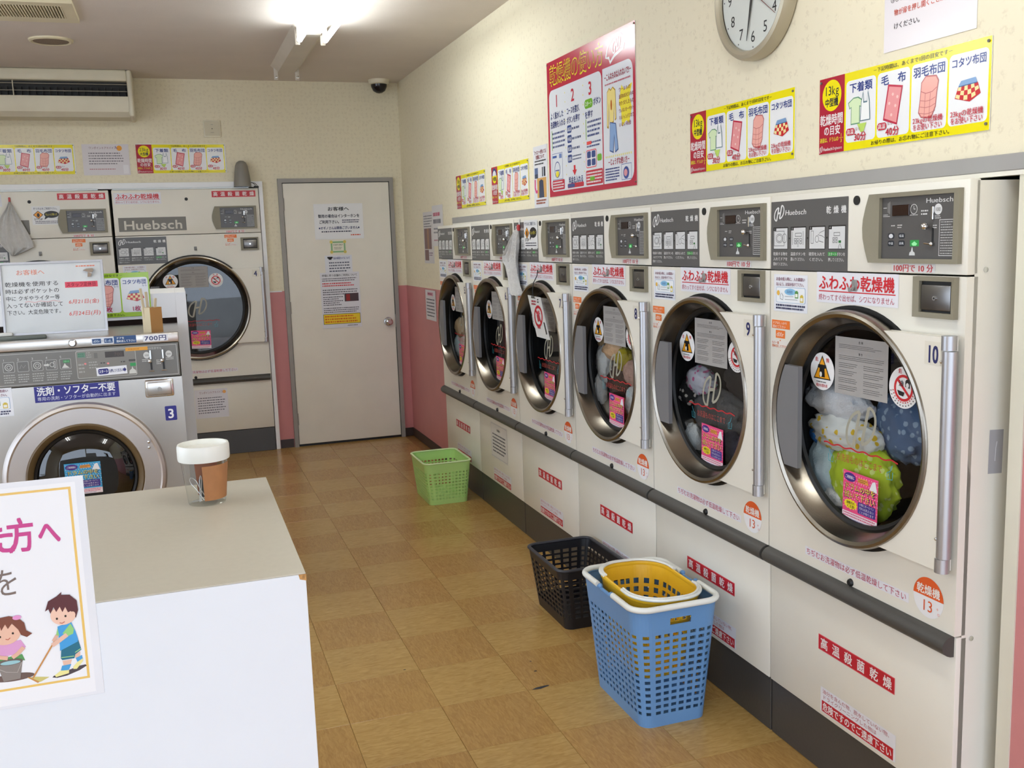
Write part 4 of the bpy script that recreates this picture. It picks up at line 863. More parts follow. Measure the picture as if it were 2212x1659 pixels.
c.rrect(.435, .348, .085, .038, .015, '#6FAE2C', 3).text('スタート', .477, .367, .022, '#E6F4D6', .07, 'c', 5, True).text('ボタン', .527, .367, .033, '#24306E', .078, 'l', 3, True).text('を押す', .437, .322, .033, '#24306E', .085, 'l', 3, True); c.bars(.46, .225, .14, .075, '#3A4A80', 4, 3, 118).rect(.442, .22, .006, .085, '#8FB84A', 3)
c.bars(.45, .182, .15, .03, '#3A4A80', 2, 3, 119).rect(.45, .197, .05, .014, '#E04A4A', 4); c.rrect(.44, .100, .11, .075, .012, '#D84A5C', 3).rrect(.444, .104, .102, .067, .010, '#E4E6EA', 4)
for x in (.452, .50): 
    for y in (.108, .141): c.rrect(x, y, .04, .028, .007, '#2E4684', 5)
c.rrect(.557, .122, .045, .028, .01, '#6FAE2C', 3); c.rrect(.435, .028, .175, .062, .008, '#C0283C', 2).bars(.442, .033, .16, .052, '#F0E2E4', 4, 4, 120, .5); c.rrect(.478, .045, .05, .017, .006, '#6FAE2C', 5)
c.box(.045, .075, .125, .12, .002, '#4A5AA0', 3).ring(.105, .12, .033, .035, .004, '#35488E', 3).rect(.08, .115, .05, .004, '#35488E', 4).rect(.05, .175, .05, .01, '#3A5AA0', 4).rect(.13, .17, .03, .02, '#6A86C0', 4).ell(.105, .10, .02, .014, '#E8D840', 4)
c.rrect(.04, .028, .15, .045, .008, '#C0283C', 3).bars(.048, .033, .135, .036, '#F0E2E4', 3, 5, 121, .5); c.rrect(.225, .028, .185, .02, .006, '#C0283C', 3).rrect(.228, .03, .08, .016, .005, '#3A4A86', 4); c.bars(.255, .05, .13, .005, '#3A4A80', 1, 3, 122)
for y in np.linspace(.09, .45, 10): c.ell(.215, y, .004, .004, '#E8DC7A', 3, 6); c.ell(.42, y, .004, .004, '#E8DC7A', 3, 6)
c.text('－こんなものは入れないで!!－', .64, .443, .030, '#A01A3A', .25, 'l', 3, True).bars(.645, .408, .24, .013, '#C05A6A', 1, 3, 123)
c.poly([(.80,.395),(.83,.37),(.87,.385),(.895,.39),(.87,.34),(.89,.30),(.865,.24),(.84,.255),(.80,.235),(.795,.30),(.775,.33)], '#F0E040', 2)
for k, t in enumerate(('ウールもの', '油汚れのひどいもの', 'のりづけしたもの', 'ウレタンカーペット', 'キルティングされて', 'いない布団')): c.text(t, .775, .378-.027*k, .019, '#8A2A44', .021*min(len(t), 6.3), 'l', 4, True)
c.poly([(.665,.385),(.685,.40),(.70,.39),(.72,.40),(.745,.385),(.75,.27),(.735,.265),(.728,.33),(.725,.26),(.685,.255),(.682,.33),(.675,.24),(.66,.245)], '#B8902A', 3).poly([(.668,.382),(.685,.395),(.70,.385),(.72,.395),(.742,.382),(.746,.275),(.737,.27),(.73,.34),(.722,.265),(.688,.26),(.682,.34),(.673,.25),(.664,.25)], '#F0DC8A', 4); c.ell(.705, .33, .008, .022, '#B8642A', 5, 8)
c.poly([(.69,.265),(.745,.255),(.765,.15),(.735,.14),(.728,.20),(.718,.14),(.682,.15)], '#3A5690', 5).poly([(.693,.261),(.742,.252),(.761,.154),(.738,.146),(.729,.215),(.716,.146),(.686,.154)], '#86A6D2', 6)
for k in range(14): c.ell(.645+.018*k, .128, .005, .005, '#E8DC7A', 3, 6)
c.text('－じょうずな使い方－', .765, .106, .028, '#A01A3A', .2, 'c', 3, True)
c.bars(.638, .03, .135, .055, '#2E3E7E', 5, 4, 124, .5); c.box(.79, .028, .09, .062, .002, '#4A5AA0', 3).ell(.832, .055, .026, .024, '#35488E', 4).ell(.828, .055, .016, .014, '#D8949C', 5)
wall_sign('instruction_poster', c, w, h, (XS, 2.709, 1.722), RP, 'large red framed poster of dryer instructions on the right wall', 'poster')
# zipper poster
c = Cv().rect(0, 0, .19, .298, '#E4E4E8', 0).text('ファスナーが付いてる', .095, .268, .022, '#8A2A3A', .165, 'c', 3, True).text('衣類について', .095, .245, .022, '#8A2A3A', .12, 'c', 3, True).bars(.02, .205, .15, .028, '#33343A', 2, 3, 130)
c.rect(.015, .145, .045, .05, '#5A6E96', 1).rect(.015, .145, .045, .02, '#3A4660', 2).rect(.115, .15, .045, .045, '#2E3446', 1).rect(.128, .15, .012, .045, '#C8CCD6', 2).rect(.045, .050, .125, .095, '#D8A860', 1)
c.poly([(.07,.05),(.075,.13),(.10,.138),(.13,.13),(.138,.05)], '#39455E', 2).path([(.02,.14),(.018,.10),(.03,.08),(.05,.082)], .016, '#D84A86', 3).bars(.03, .018, .14, .026, '#A05030', 2, 3, 131, .6)
wall_sign('zipper_poster', c, .19, .298, (XS+.002, 2.927, 1.676), RP, 'narrow white poster about zippers with clothes pictures beside the red poster', 'poster', th=.0015, screws=False)
# laminated notice at the top right
c = Cv().rect(0, 0, .30, .42, '#E6E0E4', 0); y = .395
for k in range(6): c.bars(.03, .205+.032*(5-k), .24, .022, '#5A565A', 1, 2, 140+k)
for k, (t, cc, x) in enumerate((('分があります。', '#4A464A', .035), ('返してあげると、乾きがよくなります。', '#4A464A', .035), ('③じゅうたん・布団・毛布などは、', '#4A464A', .022), ('物が扉を押し開くことがあります。', '#D0604E', .035), ('けください。', '#4A464A', .035))):
    c.text(t, x, .185-.032*k, .0165, cc, min(.0165*len(t), .245), 'l', 3, True)
c.text('お気をつ', .225, .089, .0145, '#4A464A', None, 'l', 3).text('中から洗濯', .21, .121, .0145, '#D0604E', None, 'l', 3)
wall_sign('laminated_notice', c, .30, .42, (XS+.002, .403, 1.960), RP, 'laminated white notice with red lines above the nearest yellow sign', 'notice', th=.0012, screws=False)
# papers beside dryer 5
c = Cv().rect(0, 0, .275, .36, '#D6D2D0', 0).bars(.02, .25, .235, .09, '#7A7A80', 5, 2, 150, .35).text('1', .09, .33, .03, '#55555A', None, 'c', 3).rect(.02, .10, .2, .145, '#8A7270', 1).rect(.1, .1, .05, .145, '#A4806A', 2).rect(.02, .02, .11, .075, '#8A706C', 1).bars(.14, .05, .1, .03, '#8A6A8A', 2, 2, 151)
wall_sign('photo_notice', c, .275, .36, (XS+.002, 5.225, 1.380), RP, 'grey printed sheet with brown photographs left of dryer 5', 'notice', th=.001, screws=False, pm=P_PAPER)
c = Cv().rect(0, 0, .28, .275, '#DCD9D8', 0).bars(.03, .20, .22, .03, '#C86A80', 1, 3, 155, .8).bars(.03, .15, .22, .035, '#77777E', 1, 3, 156, .8).bars(.03, .08, .22, .05, '#8A8A92', 2, 2, 153).bars(.03, .03, .12, .02, '#C88A9A', 1, 2, 154)
wall_sign('contact_notice', c, .28, .275, (XS+.0005, 4.955, 1.50), RP, 'pale sheet with a pink headline on the wallpaper next to dryer 5', 'notice', th=.001, screws=False, pm=P_PAPER)
c = Cv().rect(0, 0, .285, .215, '#DAD6DA', 0).rect(.06, .175, .16, .025, '#D8A0B0', 1).bars(.07, .178, .14, .02, '#A05068', 1, 3, 157).bars(.03, .02, .225, .14, '#6A6A72', 6, 2, 158, .35)
wall_sign('rules_sheet', c, .285, .215, (XS-.004, 5.232, .975), RP, 'white sheet stuck on the pink wainscot left of dryer 5', 'notice', th=.001, screws=False, pm=P_PAPER)
# advice sheet on the back wall
c = Cv().rect(0, 0, .305, .213, '#DDD8DC', 0).text('ワンポイントアドバイス', .045, .187, .019, '#7A2A3A', .18, 'l', 3).ell(.243, .185, .018, .018, '#E8A034', 1).path([(.218,.2),(.222,.19),(.232,.182)], .004, '#6A6A9A', 2).bars(.04, .07, .225, .09, '#77727A', 5, 2, 160, .35).bars(.04, .035, .2, .014, '#B06A70', 1, 2, 161, .35).rect(.26, .01, .035, .06, '#E8E6EA', 1)
wall_sign('advice_sheet', c, .305, .213, (-2.159, YB-.0022, 2.070), 0, 'laminated one point advice sheet between the two yellow back wall signs', 'notice', th=.0012, screws=False)
# notices on the door
YD = 5.8235
c = Cv().rect(0, 0, .371, .265, '#ECEDEF', 0).text('お客様へ', .185, .226, .032, '#1E1E22', .165, 'c', 3, True).text('御用の場合はインターホンを', .03, .173, .028, '#24283E', .315, 'l', 3, True).text('ご利用下さい。', .035, .130, .028, '#24283E', .165, 'l', 3, True).bars(.21, .118, .13, .03, '#3A3E5A', 2, 3, 170).text('※オギノさんは関係ございません※', .185, .084, .024, '#1E2A66', .31, 'c', 3, True).bars(.05, .048, .28, .018, '#33384E', 1, 3, 171).bars(.27, .02, .08, .018, '#D05030', 1, 3, 172)
wall_sign('door_notice', c, .371, .265, (-.593, YD, 1.575), 0, 'white notice about the intercom, topmost on the staff door', 'notice', group='papers on the staff door', th=.001, screws=False, pm=P_PAPER)
c = Cv().rect(0, 0, .126, .1, '#E8E6D2', 0).box(.008, .008, .11, .084, .012, '#8FB98A', 1)
for x in (.012, .114):
    for y in (.012, .088): c.ell(x, y, .012, .012, '#D8C86A', 2, 10)
c.text('STAFF ONLY', .063, .066, .015, '#4A4A48', .075, 'c', 3, True).bars(.032, .03, .06, .02, '#8A8A80', 2, 2, 173)
wall_sign('door_card', c, .126, .1, (-.488, YD, 1.466), 0, 'small green bordered card on the staff door', 'notice', group='papers on the staff door', th=.001, screws=False, pm=P_PAPER)
c = Cv().rect(0, 0, .207, .15, '#E2E4EA', 0).poly([(.03,.118),(.05,.118),(.052,.126),(.06,.13),(.06,.14),(.02,.14),(.02,.13),(.028,.126)], '#1E1E22', 1).text('当店の防犯カメラについて', .062, .128, .020, '#2A3A86', .13, 'l', 3, True).bars(.03, .02, .16, .085, '#5A5E70', 4, 2, 174, .4)
wall_sign('camera_notice', c, .207, .15, (-.532, YD, 1.303), 0, 'white notice with a blue heading between the green card and the long sheet', 'notice', group='papers on the staff door', th=.001, screws=False, pm=P_PAPER)
c = Cv().rect(0, 0, .3, .424, '#E2E2E8', 0).text('停電に伴う店舗のご利用について', .15, .402, .019, '#2A2A32', .27, 'c', 3, True).bars(.015, .355, .26, .03, '#4A4A56', 2, 2, 175, .4).bars(.015, .315, .27, .035, '#D84A50', 2, 2, 176, .5).bars(.015, .25, .27, .05, '#4A4A56', 3, 2, 177, .4).bars(.015, .17, .15, .075, '#4A4A56', 5, 2, 178, .4)
c.rect(.178, .200, .108, .062, '#54444A', 1).rect(.19, .205, .03, .05, '#A03A3A', 2).bars(.015, .115, .27, .045, '#4A4A56', 3, 2, 179, .4).rect(.008, .03, .284, .078, '#3A3A30', 1).rect(.011, .033, .278, .072, '#F0D23A', 2).bars(.02, .038, .26, .062, '#D87A2A', 3, 3, 180, .55).bars(.19, .01, .09, .012, '#4A4A56', 1, 2, 181)
wall_sign('power_cut_notice', c, .3, .424, (-.577, YD-.0012, .900), 0, 'long white sheet with a yellow box at its foot on the staff door', 'notice', group='papers on the staff door', th=.001, screws=False, pm=P_PAPER)
# ------------------------------------------------------------------ wall clock
ck = empty('wall_clock', (XW, .95, 2.040), RP); CR = .198
def kp_(mb, n, m): return mb.build(n, m, ck)
kp_(MB().lathe([(CR-.012,0),(CR,-.004),(CR,-.030),(CR-.006,-.042),(CR-.016,-.046),(CR-.026,-.040),(CR-.030,-.030)], (0, -.0005, CR), 'y', 64), 'clock_rim', mat('champagne_plastic', '#B3AA94', .35, metal=.3))
c = Cv().ell(0, 0, CR-.028, CR-.028, '#E6E8E4', 0, 56)
for k in range(1, 13): c.text(str(k), .128*math.sin(k*PI/6), .128*math.cos(k*PI/6), .046, '#26262A', None, 'c', 2)
for k in range(12): c.ell(.160*math.sin(k*PI/6), .160*math.cos(k*PI/6), .0025, .0025, '#3A3A3E', 2, 8)
c.make('dial', ck, (0, -.026, CR), FRONT, P_PAPER)
kp_(MB().lathe([(CR-.028,-.036),(0,-.036)], (0, 0, CR), 'y', 48), 'clock_glass', CLEAR)
def hand(a, L, wd, y, n, m):
    s, co = math.sin(a), math.cos(a); P = lambda u, v: (u*s+v*co, CR+u*co-v*s)
    kp_(MB().prism([P(-.03,-wd), P(-.03,wd), P(L*.25,wd*1.6), P(L,.0006), P(L,-.0006), P(L*.25,-wd*1.6)][::-1], y, y+.0012), n, m)
hand(2*PI*(3+32/60)/12, .085, .004, -.029, 'hour_hand', BLACK); hand(2*PI*32/60, .140, .003, -.031, 'minute_hand', BLACK); hand(2*PI*21/60, .15, .0008, -.033, 'second_hand', mat('thin_red', '#7A3A34', .4))
tag(ck, 'round champagne rimmed wall clock high on the right wall', 'clock')
# ------------------------------------------------------------------ ceiling things
def ceil_thing(n, x, y): return empty(n, (x, y, ZC))
v = ceil_thing('ceiling_vent', -2.27, 3.81)
MB().frame([(-.29,-.215),(.29,-.215),(.29,.215),(-.29,.215)], [(-.245,-.13),(.235,-.13),(.235,.13),(-.245,.13)], -.022, 0, -.018).build('vent_frame', mat('aged_ivory', '#D8CDAE', .5), v, rot=(-PI/2, 0, 0)).rotation_euler = (PI/2, 0, 0)
MB().box(-.245, .235, -.13, .13, -.006, -.001).build('vent_cavity', BLACK, v, smooth=False)
sl = MB()
for k in range(37): sl.box(-.243+.0131*k, -.243+.0131*k+.0062, -.13, .13, -.020, -.007)
sl = sl.build('vent_slats', MATS['aged_ivory'], v, smooth=False); sl['kind'] = 'stuff'
tag(v, 'rectangular slotted ivory ventilation grille in the ceiling at the top left', 'vent')
v = ceil_thing('ceiling_speaker', -2.175, 4.59)
MB().lathe([(.118,0),(.116,-.008),(.105,-.014),(.094,-.010)], (0,0,0), 'z', 48).build('speaker_rim', MATS['aged_ivory'], v)
MB().lathe([(.095,-.009),(.05,-.012),(0,-.013)], (0,0,0), 'z', 40).build('speaker_grille', mat('speaker_mesh', '#8C7A68', .7, bump=.6, bscale=300), v)
tag(v, 'round ceiling loudspeaker with a brown mesh', 'speaker')
v = ceil_thing('dome_camera', -.068, 5.72)
MB().lathe([(0,-.034),(.060,-.034),(.074,-.028),(.078,0)], (0,0,0), 'z', 32).build('camera_base', IVORY, v)
MB().lathe([(.060,-.034),(.058,-.052),(.044,-.080),(.022,-.094),(0,-.098)], (0,0,0), 'z', 32).build('camera_dome', mat('smoked_dome', '#15121A', .08), v)
tag(v, 'black domed security camera on the ceiling in the far corner', 'camera')
TUBE = mat('fluorescent_tube', '#FFFFFF', .4, emit=(.92, 1.0, 1.03), estr=TUBES)
FIXT = mat('fixture_white', '#D2C9BC', .5)
def fixture(y0, y1, lit, label, fx=-.80):
    f = ceil_thing('fluorescent_light', fx, (y0+y1)/2); L = (y1-y0)/2
    MB().add([(-.10,-L,0),(.10,-L,0),(.055,-L,-.045),(-.055,-L,-.045),(-.10,L,0),(.10,L,0),(.055,L,-.045),(-.055,L,-.045)], [(0,1,2,3),(4,7,6,5),(0,4,5,1),(1,5,6,2),(2,6,7,3),(3,7,4,0)]).build('housing', FIXT, f, smooth=False)
    for x in (-.07, .07):
        for s in (-1, 1):
            sk = MB().rbox(x-.014, x+.014, s*(L-.03)-.008, s*(L-.03)+.008, -.098, -.012, .005, 2).build('lamp_socket', FIXT, f)
            if not lit:
                MB().tube([(x+.007*math.cos(k*.9), s*(L-.05)-s*.003*k*.5, -.082+.007*math.sin(k*.9)) for k in range(22)], .0015, 6).build('socket_spring', CHROME, sk)
        if lit: MB().cyl((x, -L+.04, -.084), (x, L-.04, -.084), .0155, 18).build('tube', TUBE, f)
    return tag(f, label, 'light', 'twin tube fluorescent ceiling lights')
fixture(2.72, 3.97, True, 'glowing twin fluorescent ceiling light at the top of the photo')
fixture(3.99, 5.24, False, 'unlit fluorescent ceiling fixture with empty sockets near the back wall')
fixture(-.85, .40, True, 'glowing twin fluorescent ceiling light just inside the shop front')
fixture(.3, 1.55, True, 'glowing twin fluorescent ceiling light over the left half of the shop', -3.1); fixture(2.72, 3.97, True, 'glowing twin fluorescent ceiling light above the washing machines', -3.1)
# ------------------------------------------------------------------ air conditioner
ac = empty('air_conditioner', (-2.365, YB, 2.432))
def ap(mb, n, m, p=ac, **k): return mb.build(n, m, p, **k)
AX0, AX1, AY = -.58, .58, -.34
ACP = mat('aged_ac_plastic', '#D9D2BC', .45)
ap(MB().box(AX0+.03, AX1-.03, AY+.09, -.001, .01, .302), 'back_shell', ACP, smooth=False)
ap(MB().rbox(AX0+.03, AX1-.032, AY, AY+.1, .228, .302, .012, 3), 'upper_front', ACP)
ap(MB().add([(AX0+.03,AY,.128),(AX1-.032,AY,.128),(AX1-.032,AY-.004,.105),(AX0+.03,AY-.004,.105),(AX0+.03,AY+.02,.03),(AX1-.032,AY+.02,.03),(AX0+.03,AY+.06,.0),(AX1-.032,AY+.06,.0),(AX0+.03,AY+.1,.0),(AX1-.032,AY+.1,.0),(AX0+.03,AY+.1,.128),(AX1-.032,AY+.1,.128)], [(3,2,1,0),(4,5,2,3),(6,7,5,4),(8,9,7,6),(10,11,9,8),(0,1,11,10)]), 'lower_front', ACP)
for s in (AX0, AX1-.034): ap(MB().rbox(s, s+.034, AY-.006, -.001, -.002, .302, .014, 3), 'end_cap', ACP)
ap(MB().box(AX0+.03, AX1-.032, AY+.07, AY+.09, .128, .228), 'air_outlet', BLACK, smooth=False)
for z in (.160, .205): ap(MB().rbox(AX0+.03, AX1-.036, AY+.018, AY+.03, z, z+.006, .002, 1), 'louver', mat('louver_grey', '#8A8478', .5))
for k in range(26): ap(MB().box(AX0+.06+.042*k, AX0+.0615+.042*k, AY+.03, AY+.07, .130, .190), 'fin', mat('fin_dark', '#3A3733', .5), smooth=False)
ap(MB().cyl((-.145, AY+.01, .13), (-.145, AY+.01, .225), .003, 8), 'louver_link', ACP)
tag(ac, 'ivory wall mounted air conditioner at the upper left', 'air conditioner')
# wall plate
wpz = empty('intercom_plate', (-1.279, YB, 2.33))
MB().rbox(-.059, .059, -.012, -.0005, 0, .12, .004, 2).build('cover_plate', IVORY, wpz); MB().rbox(-.050, .050, -.015, -.012, .010, .110, .002, 1).build('front_plate', mat('plate_beige', '#CFC6AC', .45), wpz)
MB().sphere((0, -.015, .060), .004, 8).box(-.008, .008, -.0155, -.0148, .088, .090).box(-.012, .012, -.0155, -.0148, .032, .034).build('plate_marks', DGREY, wpz)
tag(wpz, 'square beige wall plate between the air conditioner and the door', 'plate')
# grey cover on top of dryer 4
gc = empty('sensor_cover', (-1.098, 5.76, 1.972))
MB().lathe([(.062,0),(.060,.03),(.052,.10),(.044,.15),(.034,.172),(.016,.184),(0,.186)], (0, .02, .001), 'z', 28).build('cover_shell', mat('mid_grey_plastic', '#86827A', .5), gc)
for dx in (0, .012): MB().tube([(.058, .01, .03), (.072+dx, .0, .025), (.085+dx, -.005, .012), (.09+dx, -.005, .0)], .0022, 6).build('cable', BLACK, gc)
MB().rbox(.076, .110, -.015, .006, -.012, .004, .002, 1).build('cable_plug', BLACK, gc)
tag(gc, 'tapered grey plastic cover with thin black cables standing on top of dryer 4', 'sensor')

# ------------------------------------------------------------------ folding counter
CX, CY0, CY1, CH = -1.425, .193, 1.052, .90
ct = empty('folding_counter', (-2.0, .62, 0))
def cpart(mb, n, m, **k): return mb.build(n, m, ct, loc=(2.0, -.62, 0), **k)
cpart(MB().rbox(-2.62, CX, CY0+.0005, CY1, CH-.003, CH, .0008, 1), 'counter_top', GREYTOP)
cpart(MB().rbox(-2.62, CX, CY0, CY0+.02, 0, CH-.0031, .001, 1), 'front_panel', WHITEL)
cpart(MB().rbox(CX-.02, CX, CY0+.0201, CY1-.0201, 0, CH-.0031, .001, 1), 'right_panel', WHITEL)
cpart(MB().rbox(-2.62, CX, CY1-.02, CY1, 0, CH-.0031, .001, 1), 'back_panel', WHITEL)
cpart(MB().rbox(-2.62, -2.60, CY0+.0201, CY1-.0201, 0, CH-.0031, .001, 1), 'left_panel', WHITEL)
cpart(MB().prism([(CX-.012, CH-.012), (CX+.0006, CH-.016), (CX+.0006, CH-.0028), (CX-.014, CH-.0028)], CY0-.0008, CY0+.004), 'worn_corner', mat('bare_chipboard', '#B98A52', .8, var=.3, vscale=200))
tag(ct, 'white folding counter with a grey top in the left foreground', 'counter')
# jar
jr = empty('plastic_jar', (-1.588, .845, CH)); HJ = .152
MB().lathe([(0,.004),(.040,.002),(.0445,0),(.046,.004),(.0475,.02),(.0575,.118),(.0575,.124)], (0,0,0), 'z', 40).build('jar_body', CLEAR, jr)
MB().lathe([(.0592,.112),(.0625,.1125),(.0635,.118),(.0635,HJ-.006),(.0615,HJ),(.0565,HJ),(.055,HJ-.004),(.054,HJ-.012),(0,HJ-.012)], (0,0,0), 'z', 44).build('jar_lid', mat('jar_lid_white', '#EDEDE6', .35), jr)
lab = MB(); vs = []
for j, (z, r) in enumerate(((.014, .0473), (.103, .0566))):
    for i in range(15):
        a = -1.72+1.95*i/14; vs.append((r*math.cos(a)+.0006, r*math.sin(a), z))
lab.add(vs, [(i, i+1, i+16, i+15) for i in range(14)])
lab.build('jar_label', mat('kraft_label', '#B07A4E', .7, var=.08, vscale=30), jr)
MB().add([(-.02,.035,.012),(.03,.028,.012),(.032,.034,.105),(-.025,.04,.105)], [(0,1,2,3)]).build('back_label', mat('kraft_label_back', '#A86A50', .7), jr)
tag(jr, 'clear plastic jar with a white screw lid and a brown label on the counter', 'jar')
def pin(loc, rot, label):
    pts = [(-.004,0,0),(-.0045,0,.03),(-.0075,0,.052),(-.005,0,.062),(0,0,.066),(.005,0,.062),(.0075,0,.052),(.0045,0,.03),(.004,0,0)]
    o = MB().tube(pts, .0011, 8).build('wire_pin', mat('white_wire', '#E6E6E6', .3, metal=.4)); o.location = loc; o.rotation_euler = rot
    tag(o, label, 'pin', 'wire pins in the jar')
pin((-1.592, .825, CH+.012), (.1, -.5, -.35), 'white looped wire pin leaning left inside the jar')
pin((-1.604, .835, CH+.0055), (.05, .05, 1.2), 'thin upright wire pin inside the jar')
o = MB().add([(-.018,0,0),(.02,0,.006),(.022,.002,.045),(-.016,.002,.05)], [(0,1,2,3)]).add([(-.018,.0012,0),(.02,.0012,.006),(.022,.0032,.045),(-.016,.0032,.05)], [(3,2,1,0)]).build('folded_card', mat('grey_card', '#565A5C', .6))
o.location = (-1.588, .86, CH+.008); o.rotation_euler = (.2, 0, -.2); tag(o, 'small dark grey folded card inside the jar', 'card')
# poster on the counter front
PX1, PZ0, PW, PH = -1.806, .724, .31, .415
c = Cv().rect(.008, .006, PW-.022, PH-.016, '#EFF0F2', 0)
bx0, bz0, bw, bh = .014, .034, PW-.036, .363; c.box(bx0, bz0, bw, bh, .0042, '#EBC46A', 1)
c.text('た', .165, .316, .064, '#C9408A', .054, 'c', 3, True).text('方', .2, .318, .066, '#C9408A', .046, 'c', 3, True).text('へ', .2455, .318, .056, '#C9408A', .038, 'c', 3, True).text('を', .168, .235, .056, '#7A6A62', .045, 'c', 3)
K = .0363                             # picture unit: one tenth of the drawing's height
def kid(x0, y0, pts): return [(x0+a*K, y0+b*K) for a, b in pts]
ox, oy = .203, .040
c.poly(kid(ox,oy,[(.62,.16),(.85,.1),(1.3,.14),(1.9,.32),(2.25,.5),(2.2,.58),(1.9,.56),(1.2,.36),(.7,.24)]), '#4A4248', 1)
c.poly(kid(ox,oy,[(1.16,.95),(1.6,.95),(1.5,.66),(1.2,.6)]), '#E8BEA8', 2).poly(kid(ox,oy,[(1.72,1.2),(2.02,1.3),(1.98,1.02),(1.78,.95)]), '#E8BEA8', 2)
c.poly(kid(ox,oy,[(1.12,.7),(1.55,.72),(1.42,.44),(1.02,.4)]), '#4AA0D8', 3).poly(kid(ox,oy,[(1.78,1.0),(2.08,1.1),(2.1,.88),(1.84,.76)]), '#4AA0D8', 3)
c.poly(kid(ox,oy,[(1.04,.46),(1.42,.42),(1.4,.26),(.8,.16),(.74,.26)]), '#EDE69A', 4).poly(kid(ox,oy,[(1.84,.78),(2.12,.94),(2.1,.78),(1.78,.42),(1.62,.44),(1.62,.56)]), '#EDE69A', 4)
c.poly(kid(ox,oy,[(1.2,1.85),(1.95,2.1),(2.08,1.4),(1.78,1.2),(1.72,1.0),(1.16,1.0),(1.1,1.1)]), '#1F6E86', 5).path(kid(ox,oy,[(1.13,1.14),(1.72,1.12)]), .0016, '#9CD08A', 6).path(kid(ox,oy,[(1.78,1.3),(2.06,1.46)]), .0016, '#9CD08A', 6)
c.poly(kid(ox,oy,[(1.12,1.75),(1.1,1.5),(1.95,1.85),(1.98,2.0),(1.9,2.4),(1.74,2.92),(1.1,2.78)]), '#43A0DC', 6).poly(kid(ox,oy,[(1.7,2.85),(1.84,2.55),(1.78,2.3),(1.5,2.2),(1.3,2.4)]), '#93CF7E', 7).poly(kid(ox,oy,[(1.1,2.7),(1.14,2.3),(1.0,2.35)]), '#93CF7E', 7)
c.path(kid(ox,oy,[(1.5,2.3),(.95,1.95),(.78,1.85)]), K*.22, '#E8BEA8', 8).path(kid(ox,oy,[(1.05,2.35),(.85,2.05)]), K*.16, '#E0B29C', 5).path(kid(ox,oy,[(.9,2.05),(-.25,.3)]), K*.075, '#C98E50', 7).poly(kid(ox,oy,[(-.5,.36),(-.1,.34),(.5,.22),(.1,.05),(-.05,.02)]), '#CFC578', 2).poly(kid(ox,oy,[(-.5,.38),(-.4,.38),(.02,.06),(-.05,.0)]), '#C98E50', 3)
c.ell(ox+1.42*K, oy+3.35*K, .58*K, .52*K, '#F0C8B2', 8).poly(kid(ox,oy,[(.62,3.65),(.8,4.15),(1.2,4.35),(1.45,4.55),(1.42,4.4),(1.8,4.35),(2.1,4.0),(2.12,3.5),(1.98,3.1),(1.9,3.35),(1.78,3.5),(1.65,3.45),(1.55,3.75),(1.4,3.5),(1.3,3.8),(1.12,3.55),(1.02,3.82),(.85,3.5),(.78,3.75)]), '#5A2A30', 9)
c.ell(ox+1.86*K, oy+3.3*K, .12*K, .17*K, '#F0C8B2', 10, 12).ell(ox+1.12*K, oy+3.2*K, .05*K, .06*K, '#2A2420', 10, 10).ell(ox+1.52*K, oy+3.28*K, .05*K, .06*K, '#2A2420', 10, 10).path(kid(ox,oy,[(1.22,2.97),(1.34,2.93),(1.46,3.0)]), .0012, '#B84A3A', 10)
gx, gy = .112, .052
c.ell(gx+1.4*K, gy+.16*K, .95*K, .2*K, '#6A5650', 1).poly(kid(gx,gy,[(.75,.9),(.95,.02),(1.7,.05),(1.9,1.05)]), '#8A827C', 4).ell(gx+1.32*K, gy+.98*K, .58*K, .16*K, '#6A6058', 5).ell(gx+1.34*K, gy+.95*K, .45*K, .1*K, '#9AC6CC', 6).path(kid(gx,gy,[(.8,.7),(1.1,.5),(1.6,.4),(1.85,.9)]), .001, '#B8B0A8', 6)
c.poly(kid(gx,gy,[(.5,.8),(.8,1.2),(1.9,1.3),(2.0,.95),(1.6,1.05),(.9,.9)]), '#5A9A5A', 2).poly(kid(gx,gy,[(.5,1.5),(.8,1.95),(1.9,2.05),(2.1,1.65),(1.8,1.35),(.8,1.3)]), '#DCA0CC', 3).path(kid(gx,gy,[(2.0,1.65),(1.7,1.35),(1.45,1.2)]), K*.2, '#E4B49C', 7).path(kid(gx,gy,[(.6,1.5),(.9,1.3),(1.25,1.2)]), K*.2, '#E4B49C', 7)
c.ell(gx+1.25*K, gy+2.45*K, .68*K, .55*K, '#E9BCA4', 7).poly(kid(gx,gy,[(.5,2.5),(.55,3.05),(.9,3.3),(1.5,3.35),(1.9,3.2),(2.15,2.9),(2.2,2.5),(2.45,2.3),(2.2,2.15),(1.95,2.3),(1.85,2.6),(1.6,2.95),(1.4,2.7),(1.3,2.95),(1.1,2.65),(1.05,2.95),(.8,2.6),(.75,2.85)]), '#7A4434', 8).ell(gx+1.85*K, gy+3.22*K, .2*K, .12*K, '#E49ACC', 9, 12)
c.ell(gx+1.02*K, gy+2.35*K, .05*K, .06*K, '#2A2420', 9, 10).ell(gx+1.6*K, gy+2.45*K, .05*K, .06*K, '#2A2420', 9, 10).path(kid(gx,gy,[(1.25,2.2),(1.36,2.15),(1.46,2.24)]), .0012, '#B84A3A', 9)
pb = MB().rbox(0, PW, 0, .0012, 0, PH, .0004, 1).build('cleaning_poster', mat('laminate_film', '#E4E6EA', .15), None, smooth=False); pb.location = (PX1-PW, CY0-.0016, PZ0)
c.make('printing', pb, (0, -.0002, 0), FRONT, P_LAM)
tag(pb, 'laminated poster of two children cleaning, fixed to the counter front', 'poster')
